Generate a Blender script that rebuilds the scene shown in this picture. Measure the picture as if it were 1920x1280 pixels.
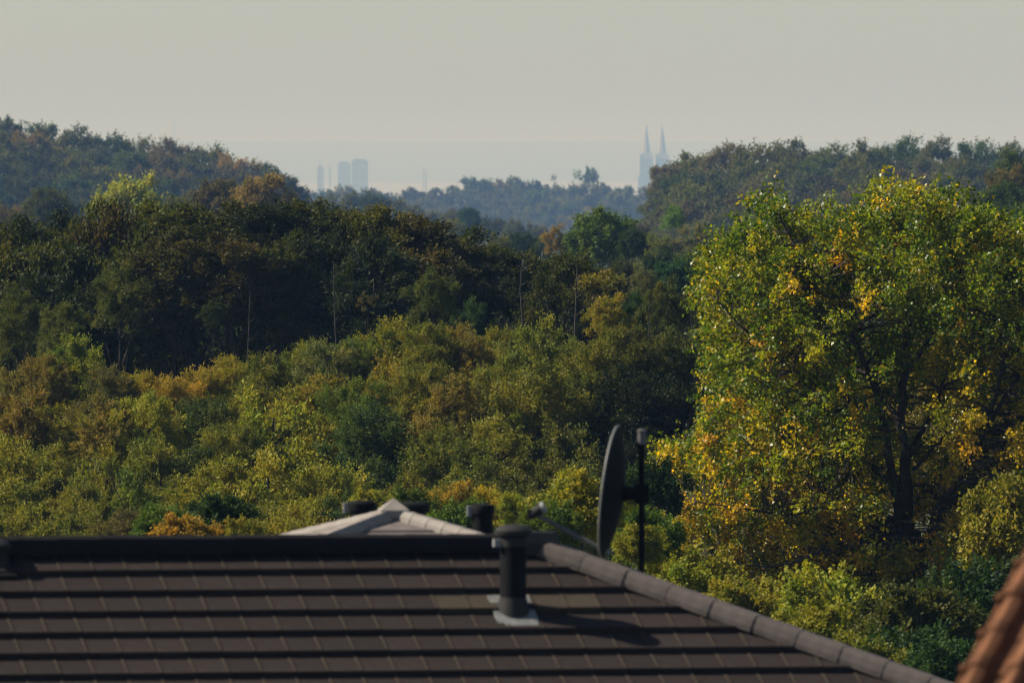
import bpy, bmesh, math, random
import numpy as np
from mathutils import Vector, Matrix

for o in list(bpy.data.objects):
    bpy.data.objects.remove(o)
S = bpy.context.scene
COL = S.collection

# ------------------------------------------------------------------ camera, sky, sun, exposure
F = 18000.0                      # focal length in photo pixels (1920 wide)
EYE = 12.0
TH = math.atan(355.0 / F)        # the camera looks slightly down
SUN_AZ, SUN_EL = math.radians(-83), math.radians(40.5)   # azimuth from +Y, negative is to the left

cam_d = bpy.data.cameras.new('camera')
cam = bpy.data.objects.new('camera', cam_d)
COL.objects.link(cam)
cam.location = (0, 0, EYE)
cam.rotation_euler = (math.pi / 2 - TH, 0, 0)
cam_d.sensor_width = 36.0
cam_d.lens = F / 1920.0 * 36.0
cam_d.clip_start = 0.5
cam_d.clip_end = 300000.0
cam_d.dof.use_dof = True
cam_d.dof.focus_distance = 225.0
cam_d.dof.aperture_fstop = 6.3
S.camera = cam

W = bpy.data.worlds.new('World')
S.world = W
W.use_nodes = True
nt = W.node_tree
bgn = nt.nodes['Background']
sky = nt.nodes.new('ShaderNodeTexSky')
sky.sky_type = 'NISHITA'
sky.sun_disc = False
sky.sun_elevation = SUN_EL
sky.sun_rotation = SUN_AZ
sky.altitude = 150
sky.air_density = 0.8
sky.dust_density = 0.6
sky.ozone_density = 1.0
nt.links.new(sky.outputs['Color'], bgn.inputs['Color'])
bgn.inputs['Strength'].default_value = 0.064

sl = bpy.data.lights.new('sun', 'SUN')
sl.energy = 5.0
sl.angle = math.radians(0.5)
sl.color = (1.0, 0.915, 0.765)
sun = bpy.data.objects.new('sun', sl)
COL.objects.link(sun)
to_sun = Vector((math.sin(SUN_AZ) * math.cos(SUN_EL), math.cos(SUN_AZ) * math.cos(SUN_EL), math.sin(SUN_EL)))
sun.rotation_euler = to_sun.to_track_quat('Z', 'Y').to_euler()
sun.location = (-40, 20, 60)

S.view_settings.view_transform = 'Standard'
S.view_settings.look = 'None'
S.view_settings.exposure = 0.72
S.view_settings.gamma = 1.0
S.render.engine = 'CYCLES'
S.cycles.use_denoising = True
S.cycles.filter_width = 1.1
S.cycles.max_bounces = 6
S.cycles.diffuse_bounces = 2
S.cycles.glossy_bounces = 2
S.cycles.transmission_bounces = 4
S.cycles.transparent_max_bounces = 8
S.cycles.volume_bounces = 1
HAZE = (0.150, 0.260, 0.475)
HAZE_ABSORB = (0.76, 0.57, 0.16)
HAZE_DENSITY = 1.6e-4

# ------------------------------------------------------------------ helpers
def R(d):
    return math.radians(d)

def P(px, py, d):
    """world point seen at photo pixel (px, py) at forward distance d"""
    a, b = (px - 960) / F, (640 - py) / F
    y = math.cos(TH) + b * math.sin(TH)
    z = -math.sin(TH) + b * math.cos(TH)
    k = d / y
    return Vector((a * k, d, EYE + z * k))

def ss(x, a, b):
    t = min(1.0, max(0.0, (x - a) / (b - a)))
    return t * t * (3 - 2 * t)

PROF = [(-400, 1), (56, 0), (64, 0), (80, 1.5), (92, 2.2), (128, 2.4), (160, 2.2), (206, 1.7), (262, 0.6), (372, -0.8), (430, -2.5), (500, -4.5), (650, -6), (760, -7), (900, -11),
        (1300, -24), (1600, -26), (1700, -20), (1830, -9), (1950, -9), (2300, -22), (5200, -88), (34000, -88), (48000, 60), (95000, 66)]
PY = [p[0] for p in PROF]
PZ = [p[1] for p in PROF]

_DS = [0, 60, 92, 128, 140, 160, 206, 262, 334, 372, 430, 560, 742, 862, 1300, 1860, 2300, 8000, 100000]
_DN = [0, 86, 132, 168, 176, 184, 196, 228, 275, 300, 400, 700, 1400, 1700, 2600, 4200, 4800, 8000, 100000]
def nearer(d):
    return float(np.interp(d, _DS, _DN))
def ground(x, y):
    """height of the land"""
    if y <= 0:
        return land(x, y)
    y0 = float(np.interp(y, _DN, _DS))
    k = y / y0
    kz = 1 + (k - 1) * ss(y0, 140, 206)
    return EYE + (land(x / k, y0) - EYE) * kz

def land(x, y):
    z = float(np.interp(y, PY, PZ))
    left = (1 - ss(x, -52, -24)) * ss(y, 700, 860) * (1 - ss(y, 930, 1250))
    right = ss(x, 12, 26) * ss(y, 610, 720) * (1 - ss(y, 800, 1150))
    z += 17.0 * left + 11.5 * right
    if y > 30000:
        q = ss(y, 38000, 48000)
        z += q * (7 * math.sin(x / 2600.0 + 2.4) + 3 * math.sin(x / 700.0) + 1.5 * math.sin(x / 230.0))
    return z

def new_obj(name, me, mat=None, parent=None, kind=None):
    o = bpy.data.objects.new(name, me)
    COL.objects.link(o)
    if mat is not None and me is not None and not me.materials:
        me.materials.append(mat)
    if parent is not None:
        o.parent = parent
    if kind:
        o['kind'] = kind
    return o

def empty(name, loc, rot=(0, 0, 0)):
    o = bpy.data.objects.new(name, None)
    o.empty_display_size = 0.5
    COL.objects.link(o)
    o.location = loc
    o.rotation_euler = rot
    return o

def tag(o, label, cat, group=None):
    o['label'] = label
    o['category'] = cat
    if group:
        o['group'] = group
    return o

class MB:
    """collects shapes into one mesh"""
    def __init__(self):
        self.v, self.f = [], []
    def add(self, v, f):
        n = len(self.v)
        self.v += [tuple(p) for p in v]
        self.f += [tuple(i + n for i in q) for q in f]
        return self
    def box(self, x0, x1, y0, y1, z0, z1, M=None):
        v = [Vector(p) for p in ((x0, y0, z0), (x1, y0, z0), (x1, y1, z0), (x0, y1, z0), (x0, y0, z1), (x1, y0, z1), (x1, y1, z1), (x0, y1, z1))]
        if M is not None:
            v = [M @ p for p in v]
        return self.add(v, [(3, 2, 1, 0), (4, 5, 6, 7), (0, 1, 5, 4), (1, 2, 6, 5), (2, 3, 7, 6), (3, 0, 4, 7)])
    def tube(self, pts, rad, n=8, caps=True):
        pts = [Vector(p) for p in pts]
        if not hasattr(rad, '__len__'):
            rad = [rad] * len(pts)
        base = len(self.v)
        ref = None
        for i, p in enumerate(pts):
            d = (pts[min(i + 1, len(pts) - 1)] - pts[max(i - 1, 0)]).normalized()
            if ref is None:
                ref = d.orthogonal().normalized()
            u = (ref - d * ref.dot(d))
            u = u.normalized() if u.length > 1e-6 else d.orthogonal().normalized()
            ref = u
            w = d.cross(u)
            for k in range(n):
                a = 2 * math.pi * k / n
                self.v.append(tuple(p + (u * math.cos(a) + w * math.sin(a)) * rad[i]))
        for i in range(len(pts) - 1):
            for k in range(n):
                a, b = base + i * n + k, base + i * n + (k + 1) % n
                self.f.append((a, b, b + n, a + n))
        if caps:
            self.f.append(tuple(base + k for k in reversed(range(n))))
            e = base + (len(pts) - 1) * n
            self.f.append(tuple(e + k for k in range(n)))
        return self
    def lathe(self, prof, n=20, c=(0, 0, 0)):
        """closed profile of (r, z) from bottom to top"""
        base = len(self.v)
        for r, z in prof:
            for k in range(n):
                a = 2 * math.pi * k / n
                self.v.append((c[0] + r * math.cos(a), c[1] + r * math.sin(a), c[2] + z))
        for i in range(len(prof) - 1):
            for k in range(n):
                a, b = base + i * n + k, base + i * n + (k + 1) % n
                self.f.append((a, b, b + n, a + n))
        self.f.append(tuple(base + k for k in reversed(range(n))))
        e = base + (len(prof) - 1) * n
        self.f.append(tuple(e + k for k in range(n)))
        return self
    def extrude(self, prof, x0, x1, s0=1.0, s1=1.0):
        """profile of (y, z) run along x, scaled s0 to s1"""
        n = len(prof)
        v = [(x0, y * s0, z * s0) for y, z in prof] + [(x1, y * s1, z * s1) for y, z in prof]
        f = [(k, (k + 1) % n, n + (k + 1) % n, n + k) for k in range(n)]
        f += [tuple(reversed(range(n))), tuple(range(n, 2 * n))]
        return self.add(v, f)
    def mesh(self, name, smooth=False):
        me = bpy.data.meshes.new(name)
        me.from_pydata(self.v, [], self.f)
        bm = bmesh.new()
        bm.from_mesh(me)
        bmesh.ops.recalc_face_normals(bm, faces=bm.faces)
        bm.to_mesh(me)
        bm.free()
        if smooth:
            me.polygons.foreach_set('use_smooth', [True] * len(me.polygons))
            me.set_sharp_from_angle(angle=R(40))
        return me
    def obj(self, name, mat, parent=None, smooth=False):
        return new_obj(name, self.mesh(name, smooth), mat, parent)

# ------------------------------------------------------------------ materials
def mat(name, col, rough=0.7, noise=0.0, scale=5.0, col2=None, spec=0.3, metal=0.0, bump=0.0, randomize=0.0, detail=6.0):
    m = bpy.data.materials.new(name)
    m.use_nodes = True
    n, l = m.node_tree.nodes, m.node_tree.links
    b = n['Principled BSDF']
    b.inputs['Roughness'].default_value = rough
    b.inputs['Specular IOR Level'].default_value = spec
    b.inputs['Metallic'].default_value = metal
    c1 = (*col, 1)
    c2 = (*(col2 if col2 else tuple(c * (1 - noise) for c in col)), 1)
    tc = n.new('ShaderNodeTexCoord')
    nz = n.new('ShaderNodeTexNoise')
    nz.inputs['Scale'].default_value = scale
    nz.inputs['Detail'].default_value = detail
    nz.inputs['Roughness'].default_value = 0.65
    l.new(tc.outputs['Object'], nz.inputs['Vector'])
    rp = n.new('ShaderNodeValToRGB')
    rp.color_ramp.elements[0].position = 0.35
    rp.color_ramp.elements[1].position = 0.68
    rp.color_ramp.elements[0].color = c2
    rp.color_ramp.elements[1].color = c1
    l.new(nz.outputs['Fac'], rp.inputs['Fac'])
    out = rp.outputs['Color']
    if randomize:
        oi = n.new('ShaderNodeObjectInfo')
        mr = n.new('ShaderNodeMapRange')
        mr.inputs['To Min'].default_value = 1 - randomize
        mr.inputs['To Max'].default_value = 1 + randomize
        l.new(oi.outputs['Random'], mr.inputs['Value'])
        mx = n.new('ShaderNodeVectorMath')
        mx.operation = 'SCALE'
        l.new(out, mx.inputs[0])
        l.new(mr.outputs['Result'], mx.inputs['Scale'])
        out = mx.outputs['Vector']
    l.new(out, b.inputs['Base Color'])
    if bump:
        bp = n.new('ShaderNodeBump')
        bp.inputs['Strength'].default_value = bump
        bp.inputs['Distance'].default_value = 0.01
        nz2 = n.new('ShaderNodeTexNoise')
        nz2.inputs['Scale'].default_value = scale * 6
        nz2.inputs['Detail'].default_value = 5
        l.new(tc.outputs['Object'], nz2.inputs['Vector'])
        l.new(nz2.outputs['Fac'], bp.inputs['Height'])
        l.new(bp.outputs['Normal'], b.inputs['Normal'])
    return m

def leaf_mat(name, rough=0.5, spec=0.25, trans=0.38):
    """leaf colour = the tree's own colour (object colour) times each leaf's own tint"""
    m = bpy.data.materials.new(name)
    m.use_nodes = True
    n, l = m.node_tree.nodes, m.node_tree.links
    b = n['Principled BSDF']
    oi = n.new('ShaderNodeObjectInfo')
    at = n.new('ShaderNodeAttribute')
    at.attribute_name = 'tint'
    mu = n.new('ShaderNodeVectorMath')
    mu.operation = 'MULTIPLY'
    l.new(oi.outputs['Color'], mu.inputs[0])
    l.new(at.outputs['Color'], mu.inputs[1])
    l.new(mu.outputs['Vector'], b.inputs['Base Color'])
    b.inputs['Roughness'].default_value = rough
    b.inputs['Specular IOR Level'].default_value = spec
    tr = n.new('ShaderNodeBsdfTranslucent')
    m2 = n.new('ShaderNodeVectorMath')
    m2.operation = 'MULTIPLY'
    m2.inputs[1].default_value = (1.45, 1.45, 0.5)
    l.new(mu.outputs['Vector'], m2.inputs[0])
    l.new(m2.outputs['Vector'], tr.inputs['Color'])
    mx = n.new('ShaderNodeMixShader')
    mx.inputs['Fac'].default_value = trans
    l.new(b.outputs['BSDF'], mx.inputs[1])
    l.new(tr.outputs['BSDF'], mx.inputs[2])
    l.new(mx.outputs['Shader'], n['Material Output'].inputs['Surface'])
    return m

M = {}
M['leaf'] = leaf_mat('leaf', 0.6, 0.12, 0.30)
M['gloss_leaf'] = leaf_mat('gloss_leaf', 0.40, 0.38, 0.50)
M['bark'] = mat('bark', (0.055, 0.042, 0.032), 0.9, 0.6, 3.0, bump=0.6)
M['pale_bark'] = mat('pale_bark', (0.055, 0.045, 0.036), 0.85, 0.5, 2.0)
M['ground'] = mat('ground', (0.055, 0.062, 0.022), 0.95, 0.5, 0.15)
g_ = M['ground'].node_tree
gb = g_.nodes['Principled BSDF']
near_col = gb.inputs['Base Color'].links[0].from_socket
gtc = g_.nodes.new('ShaderNodeTexCoord')
gsp = g_.nodes.new('ShaderNodeSeparateXYZ')
g_.links.new(gtc.outputs['Object'], gsp.inputs[0])
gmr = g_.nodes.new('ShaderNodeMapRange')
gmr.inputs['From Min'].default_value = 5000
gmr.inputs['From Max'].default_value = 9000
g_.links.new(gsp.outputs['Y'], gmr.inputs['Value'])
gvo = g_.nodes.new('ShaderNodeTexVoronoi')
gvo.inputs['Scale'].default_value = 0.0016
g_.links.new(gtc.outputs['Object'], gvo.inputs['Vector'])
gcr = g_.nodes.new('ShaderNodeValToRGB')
gcr.color_ramp.elements[0].color = (0.20, 0.19, 0.11, 1)  # pale farmland, its brightness also painting in the thick low haze
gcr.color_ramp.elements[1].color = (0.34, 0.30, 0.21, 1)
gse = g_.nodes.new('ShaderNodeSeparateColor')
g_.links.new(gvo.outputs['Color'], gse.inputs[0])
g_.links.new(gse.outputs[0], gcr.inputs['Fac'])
gmx = g_.nodes.new('ShaderNodeMix')
gmx.data_type = 'RGBA'
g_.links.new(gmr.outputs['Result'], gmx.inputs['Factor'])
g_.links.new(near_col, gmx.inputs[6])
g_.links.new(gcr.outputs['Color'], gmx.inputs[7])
gm2 = g_.nodes.new('ShaderNodeMapRange')
gm2.inputs['From Min'].default_value = 31000
gm2.inputs['From Max'].default_value = 33000
g_.links.new(gsp.outputs['Y'], gm2.inputs['Value'])
gmy = g_.nodes.new('ShaderNodeMix')
gmy.data_type = 'RGBA'
g_.links.new(gm2.outputs['Result'], gmy.inputs['Factor'])
g_.links.new(gmx.outputs[2], gmy.inputs[6])
gmy.inputs[7].default_value = (0.12, 0.12, 0.085, 1)
g_.links.new(gmy.outputs[2], gb.inputs['Base Color'])
M['tile_rib_sunlit'] = mat('tile_rib_sunlit', (0.078, 0.060, 0.044), 0.85, 0.5, 5.0, spec=0.1)  # lighter tan puts the sun's stripe along each rib into the colour
M['tile'] = mat('tile', (0.032, 0.0235, 0.0205), 0.8, 0.35, 9.0, spec=0.12, bump=0.25, randomize=0.14)
M['tile_stain'] = mat('tile_stain', (0.048, 0.034, 0.019), 0.85, 0.4, 7.0, bump=0.25)
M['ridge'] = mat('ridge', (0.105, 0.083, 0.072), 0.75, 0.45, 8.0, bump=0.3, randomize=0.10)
M['ridge_shaded'] = mat('ridge_shaded', (0.014, 0.013, 0.013), 0.85, 0.3, 8.0, spec=0.06, bump=0.3, randomize=0.08)  # darker copy for the ridge caps: their shaded front put into the colour
M['pale_ridge'] = mat('pale_ridge', (0.28, 0.245, 0.215), 0.8, 0.3, 6.0, bump=0.2, randomize=0.06)
M['deck'] = mat('deck', (0.03, 0.024, 0.02), 0.9, 0.3, 3.0)
M['plaster'] = mat('plaster', (0.55, 0.52, 0.46), 0.9, 0.15, 1.5, bump=0.2)
M['wood'] = mat('wood', (0.10, 0.06, 0.035), 0.7, 0.4, 4.0)
M['glass'] = mat('glass', (0.02, 0.025, 0.03), 0.1, 0.0, 1.0, spec=0.6)
M['black_metal'] = mat('black_metal', (0.008, 0.008, 0.009), 0.75, 0.3, 8.0, spec=0.08)
M['dark_metal'] = mat('dark_metal', (0.030, 0.028, 0.027), 0.7, 0.3, 10.0, spec=0.15)
M['arm_grey'] = mat('arm_grey', (0.12, 0.12, 0.12), 0.6, 0.3, 8.0)
M['rim'] = mat('rim', (0.16, 0.155, 0.145), 0.5, 0.25, 6.0, spec=0.4)  # lighter than the bowl: the sunlit edge is put into the colour
M['dish'] = mat('dish', (0.012, 0.012, 0.012), 0.8, 0.25, 6.0, spec=0.06)
M['grey_metal'] = mat('grey_metal', (0.26, 0.26, 0.25), 0.5, 0.3, 10.0, spec=0.5)
M['lead'] = mat('lead', (0.22, 0.22, 0.21), 0.6, 0.45, 14.0, bump=0.4)
M['terracotta'] = mat('terracotta', (0.185, 0.080, 0.038), 0.85, 0.4, 6.0, spec=0.1, col2=(0.075, 0.034, 0.018), bump=0.3, randomize=0.12)
M['stone'] = mat('stone', (0.30, 0.27, 0.235), 0.9, 0.2, 0.05)
M['concrete'] = mat('concrete', (0.52, 0.49, 0.45), 0.8, 0.2, 0.05)

# ------------------------------------------------------------------ ground sheet to the horizon
ys = list(np.concatenate([np.arange(-300, 100, 40), np.arange(100, 560, 20), np.arange(560, 1000, 15), np.arange(1000, 2400, 50),
                          np.arange(2400, 6000, 300), np.arange(6000, 30000, 2000), np.arange(30000, 50000, 1000), np.arange(50000, 95001, 5000)]))
NT = 181
verts, faces = [], []
for y in ys:
    half = 160 + 0.55 * max(0, y)
    for k in range(NT):
        t = (k / (NT - 1)) * 2 - 1
        x = half * (0.22 * t + 0.78 * t ** 3)
        verts.append((x, y, ground(x, y)))
for i in range(len(ys) - 1):
    for k in range(NT - 1):
        a = i * NT + k
        faces.append((a, a + 1, a + NT + 1, a + NT))
me = bpy.data.meshes.new('ground')
me.from_pydata(verts, [], faces)
me.polygons.foreach_set('use_smooth', [True] * len(faces))
new_obj('ground', me, M['ground'], kind='structure')

# ------------------------------------------------------------------ haze: the air of the valley
hz = MB().box(-56000, 56000, -900, 97000, -95, 116).obj('haze', None)
hm = bpy.data.materials.new('haze_air')
hm.use_nodes = True
hn = hm.node_tree.nodes
for n_ in list(hn):
    if n_.type != 'OUTPUT_MATERIAL':
        hn.remove(n_)
pv = hn.new('ShaderNodeVolumePrincipled')
pv.inputs['Color'].default_value = (*HAZE, 1)
pv.inputs['Absorption Color'].default_value = (*HAZE_ABSORB, 1)
pv.inputs['Density'].default_value = HAZE_DENSITY
pv.inputs['Anisotropy'].default_value = 0.0
hm.node_tree.links.new(pv.outputs['Volume'], hn['Material Output'].inputs['Volume'])
hz.data.materials.append(hm)
hz['kind'] = 'stuff'

# ------------------------------------------------------------------ foliage
def leaf_mesh(name, pos, u, n, length, width, tint):
    N = len(pos)
    w = np.cross(n, u)
    w /= np.linalg.norm(w, axis=1, keepdims=True) + 1e-9
    n2 = np.cross(u, w)
    L, Wd = length[:, None], width[:, None]
    v = np.empty((N, 4, 3), np.float32)
    v[:, 0] = pos - u * L * 0.5
    v[:, 1] = pos + w * Wd * 0.5 + n2 * Wd * 0.18 + u * L * 0.05
    v[:, 2] = pos + u * L * 0.5 - n2 * L * 0.08
    v[:, 3] = pos - w * Wd * 0.5 + n2 * Wd * 0.18 + u * L * 0.05
    me = bpy.data.meshes.new(name)
    me.vertices.add(N * 4)
    me.vertices.foreach_set('co', v.ravel())
    me.loops.add(N * 4)
    me.loops.foreach_set('vertex_index', np.arange(N * 4, dtype=np.int32))
    me.polygons.add(N)
    me.polygons.foreach_set('loop_start', np.arange(0, N * 4, 4, dtype=np.int32))
    me.update()
    at = me.attributes.new('tint', 'FLOAT_COLOR', 'FACE')
    c = np.ones((N, 4), np.float32)
    c[:, :3] = tint
    at.data.foreach_set('color', c.ravel())
    me.materials.append(M['leaf'])
    return me

def nrm(a):
    return a / (np.linalg.norm(a, axis=-1, keepdims=True) + 1e-9)

def clump_leaves(rng, cen, out, clr, twigs, per, up, spread, ll, lw, var=0.35, hue=0.25, droop=0.0, ctint=None, lenv=(0.7, 1.5)):
    """leaves strung along short twigs that leave each clump centre"""
    n = len(cen)
    T = n * twigs
    ci = np.repeat(np.arange(n), twigs)
    base = cen[ci] + rng.normal(0, 0.28, (T, 3)) * clr[ci][:, None]
    d = out[ci] * 0.9 + np.array([0, 0, up]) + rng.normal(0, spread, (T, 3))
    d = nrm(d)
    tl = clr[ci] * rng.uniform(*lenv, T)
    li = np.repeat(np.arange(T), per)
    t = rng.uniform(0.1, 1.0, T * per)
    pos = base[li] + d[li] * (tl[li] * t)[:, None] + rng.normal(0, ll * 0.55, (T * per, 3))
    pos[:, 2] -= droop * (t * tl[li]) ** 2
    u = nrm(d[li] * 0.9 + rng.normal(0, 0.55, (T * per, 3)))
    nn = rng.normal(0, 0.8, (T * per, 3)) + np.array([0, 0, 0.7]) + out[ci][li] * 0.35
    nn = nrm(nn - u * np.sum(nn * u, axis=1, keepdims=True))
    size = rng.uniform(0.7, 1.3, T * per)
    lr = rng.uniform(-1, 1, T * per)
    cr = rng.uniform(-1, 1, n)[ci][li]
    tr = rng.uniform(-1, 1, T)[li]
    v = np.clip(1 + var * (0.5 * lr + 0.35 * tr + 0.3 * cr), 0.3, 2)
    h = hue * (0.4 * lr + 0.5 * tr + 0.6 * cr)
    v = v * (1 + 0.12 * h)
    tint = np.stack([v * (1 + h), v * (1 + 0.12 * h), v * (1 - 0.5 * h)], 1)
    if ctint is not None:
        tint = tint * ctint[ci][li]
    return pos, u, nn, ll * size, lw * size, tint

def crown_mesh(name, seed, ratio, nclump, twigs, per, up=0.2, spread=0.6, clr=(0.2, 0.36), ll=0.1, lw=0.06, low=-0.75, lump=0.2, shell=(0.5, 0.86),
               top=0.0, droop=0.0, hue=0.25, lenv=(0.7, 1.5)):
    """crown of radius about 1 and height 2 * ratio, its foot at z = 0"""
    rng = np.random.default_rng(seed)
    k = np.arange(nclump) + 0.5
    z = 1 - (1 - low) * k / nclump
    ph = k * 2.39996 + rng.uniform(0, 6)
    rr = np.sqrt(np.clip(1 - z * z, 0, 1))
    d = np.stack([rr * np.cos(ph), rr * np.sin(ph), z], 1) + rng.normal(0, 0.12, (nclump, 3))
    d = nrm(d)
    r = rng.uniform(*shell, nclump)
    inner = rng.uniform(0, 1, nclump) < 0.14
    r[inner] *= 0.55
    f1, f2 = rng.uniform(0, 6, 2)
    r *= 1 + lump * np.sin(2.1 * ph + f1) * rr + lump * 0.8 * np.sin(3.7 * d[:, 2] * 2 + 1.7 * d[:, 0] * 2 + f2)
    cen = d * r[:, None]
    taper = 1 - top * np.clip(cen[:, 2], 0, 1)
    cen[:, 0] *= taper
    cen[:, 1] *= taper
    cen[:, 2] *= ratio
    cl = rng.uniform(*clr, nclump)
    pos, u, n, L, Wd, tint = clump_leaves(rng, cen, d, cl, twigs, per, up, spread, ll, lw, hue=hue, droop=droop, lenv=lenv)
    pos[:, 2] -= np.percentile(pos[:, 2], 0.5)
    hgt = np.percentile(pos[:, 2], 99.6)
    rad = np.percentile(np.hypot(pos[:, 0], pos[:, 1]), 97)
    me = leaf_mesh(name, pos, u, n, L, Wd, tint)
    return me, hgt, rad

def trunk_mesh(name, seed, limbs=7, bare=0.45, reach=0.6):
    """trunk of height 1 with limbs in its upper part; widths are for a crown of radius 1"""
    rng = random.Random(seed)
    b = MB()
    lean = rng.uniform(-0.06, 0.06)
    stem = [(0, 0, -0.03), (lean * 0.4, 0.02, 0.3), (lean, -0.02, 0.6), (lean * 1.4, 0.03, 0.94)]
    b.tube(stem, [0.075, 0.058, 0.042, 0.012], 7)
    for k in range(limbs):
        t = bare + (0.86 - bare) * k / limbs
        a = k * 2.4 + rng.uniform(-0.4, 0.4)
        rc = reach * rng.uniform(0.6, 1.0)
        p0 = Vector((lean * t * 1.5, 0, t))
        e = p0 + Vector((math.cos(a) * rc, math.sin(a) * rc, 0.12 + rng.uniform(0, 0.1)))
        m = p0.lerp(e, 0.5) + Vector((0, 0, -0.02))
        b.tube([p0, m, e], [0.032 * (1.2 - t), 0.022 * (1.2 - t), 0.006], 5)
    return b.mesh(name, True)

PROTO = {}
def proto(kind, n, **kw):
    PROTO[kind] = [crown_mesh('crown_' + kind, 100 * len(PROTO) + i, **kw) for i in range(n)]

proto('hill', 5, ratio=1.05, nclump=42, twigs=28, per=14, up=0.2, spread=0.65, clr=(0.22, 0.38), ll=0.066, lw=0.048, lenv=(0.5, 1.1), low=-0.7, lump=0.14)
proto('ridge', 4, ratio=1.0, nclump=30, twigs=20, per=12, up=0.15, spread=0.7, clr=(0.24, 0.4), ll=0.1, lw=0.075, lenv=(0.45, 1.0), low=-0.7, lump=0.16)
proto('stand', 5, ratio=1.7, nclump=84, twigs=20, per=13, up=0.75, spread=0.5, clr=(0.17, 0.32), ll=0.105, lw=0.042, low=-0.9, lump=0.12, top=0.15)
proto('mid', 6, ratio=1.25, nclump=66, twigs=28, per=17, up=0.5, spread=0.6, clr=(0.17, 0.32), ll=0.055, lw=0.031, low=-0.85, lump=0.2, lenv=(0.6, 1.6))
proto('loose', 4, ratio=1.25, nclump=52, twigs=22, per=17, up=0.35, spread=0.75, clr=(0.16, 0.30), ll=0.062, lw=0.036, low=-0.7, lump=0.26, lenv=(0.6, 1.6))
proto('dome', 3, ratio=1.0, nclump=76, twigs=20, per=14, up=0.05, spread=0.65, clr=(0.16, 0.29), ll=0.07, lw=0.045, low=-0.75, lump=0.1, droop=0.6)
proto('airy', 3, ratio=1.4, nclump=26, twigs=9, per=10, up=0.5, spread=0.7, clr=(0.12, 0.24), ll=0.08, lw=0.04, low=-0.5, lump=0.3, lenv=(0.6, 1.8))
proto('bush', 4, ratio=0.85, nclump=64, twigs=20, per=14, up=0.3, spread=0.7, clr=(0.16, 0.3), ll=0.08, lw=0.055, low=-0.6, lump=0.22)
TRUNKS = [trunk_mesh('trunk', 900 + i) for i in range(4)]

C = dict(
    olive=(0.088, 0.092, 0.013), yelol=(0.142, 0.125, 0.014), yellow=(0.200, 0.152, 0.014), orange=(0.195, 0.130, 0.017), rust=(0.122, 0.090, 0.021),
    green=(0.048, 0.074, 0.010), dkgreen=(0.020, 0.040, 0.011), ltgreen=(0.096, 0.120, 0.014), yelgreen=(0.138, 0.140, 0.014), greyol=(0.086, 0.090, 0.032),
    dkolive=(0.044, 0.051, 0.010), brown=(0.074, 0.062, 0.022), blugreen=(0.020, 0.052, 0.022), brightgreen=(0.065, 0.120, 0.018), standol=(0.052, 0.058, 0.008),
    paleyel=(0.19, 0.205, 0.042), standshade=(0.022, 0.031, 0.008), standbr=(0.064, 0.055, 0.011))  # the darkest stand tone paints the wood's inner shade into the leaves
WORD = dict(olive='olive', yelol='yellow-olive', yellow='golden yellow', orange='orange-tinged', rust='rusty brown', green='green', dkgreen='dark green',
            ltgreen='light green', yelgreen='yellow-green', greyol='grey-olive', dkolive='dull olive', brown='brown', blugreen='bluish green',
            brightgreen='bright green', paleyel='pale yellow-green', standol='olive-topped', standshade='dark', standbr='bronze-topped')
ORD = ('first second third fourth fifth sixth seventh eighth ninth tenth eleventh twelfth thirteenth fourteenth fifteenth sixteenth seventeenth eighteenth '
       'nineteenth twentieth twenty-first twenty-second twenty-third twenty-fourth twenty-fifth twenty-sixth twenty-seventh twenty-eighth twenty-ninth thirtieth').split()
TREES = []
def T(px, ytop, w, d, kind, col, zone, row=None, label=None, name='broadleaf_tree', squash=1.0, cat='tree', base=None):
    d = nearer(d)
    TREES.append(dict(px=px, ytop=ytop, w=w, d=d, kind=kind, col=col, zone=zone, row=row, label=label, name=name, squash=squash, cat=cat, base=base))

def along(line, x):
    return float(np.interp(x, [p[0] for p in line], [p[1] for p in line]))

rnd = random.Random(7)
ROWS = ['topmost row', 'second row down', 'third row down', 'fourth row down', 'fifth row down', 'sixth row down', 'lowest row']

# wooded hill on the left
HL = [(-80, 226), (0, 224), (60, 227), (120, 238), (180, 250), (250, 262), (300, 257), (340, 262), (380, 274), (430, 286), (480, 298), (520, 310), (545, 326), (562, 348), (578, 372), (590, 392), (600, 420)]
cols = {0: ['olive', 'rust', 'olive', 'orange', 'green', 'olive', 'dkolive', 'green', 'olive', 'green'], 1: ['rust', 'olive', 'brown', 'greyol', 'green', 'olive', 'rust', 'olive', 'greyol', 'green'],
        2: ['olive', 'brown', 'rust', 'dkolive', 'green', 'dkolive', 'olive', 'dkolive', 'olive'], 3: ['dkolive', 'green', 'dkolive'], 4: ['dkolive', 'blugreen'], 5: ['dkolive', 'dkgreen']}
for r in range(6):
    x = -330 + (r % 2) * 34
    k = 0
    while x < 600:
        w = rnd.uniform(88, 122)
        edge = along(HL, x + w * 0.25) if x > 380 else along(HL, x)
        y = max(along(HL, x), edge - 6) + r * 27 + (rnd.uniform(-4, 7) if r else rnd.uniform(-2, 5))
        if y < 405 and x + w * 0.42 < 598:
            cc = cols[r][k % len(cols[r])]
            T(x, y, w, 862 - r * 17 + rnd.uniform(-5, 5), 'hill', cc, 'left hill', ROWS[r])
            k += 1
        x += rnd.uniform(52, 70)
for (x, y, w) in [(575, 372, 40), (560, 350, 44), (540, 330, 50), (583, 392, 34)]:
    T(x, y, w, 815, 'hill', 'dkolive', 'left hill', 'descending edge')

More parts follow.
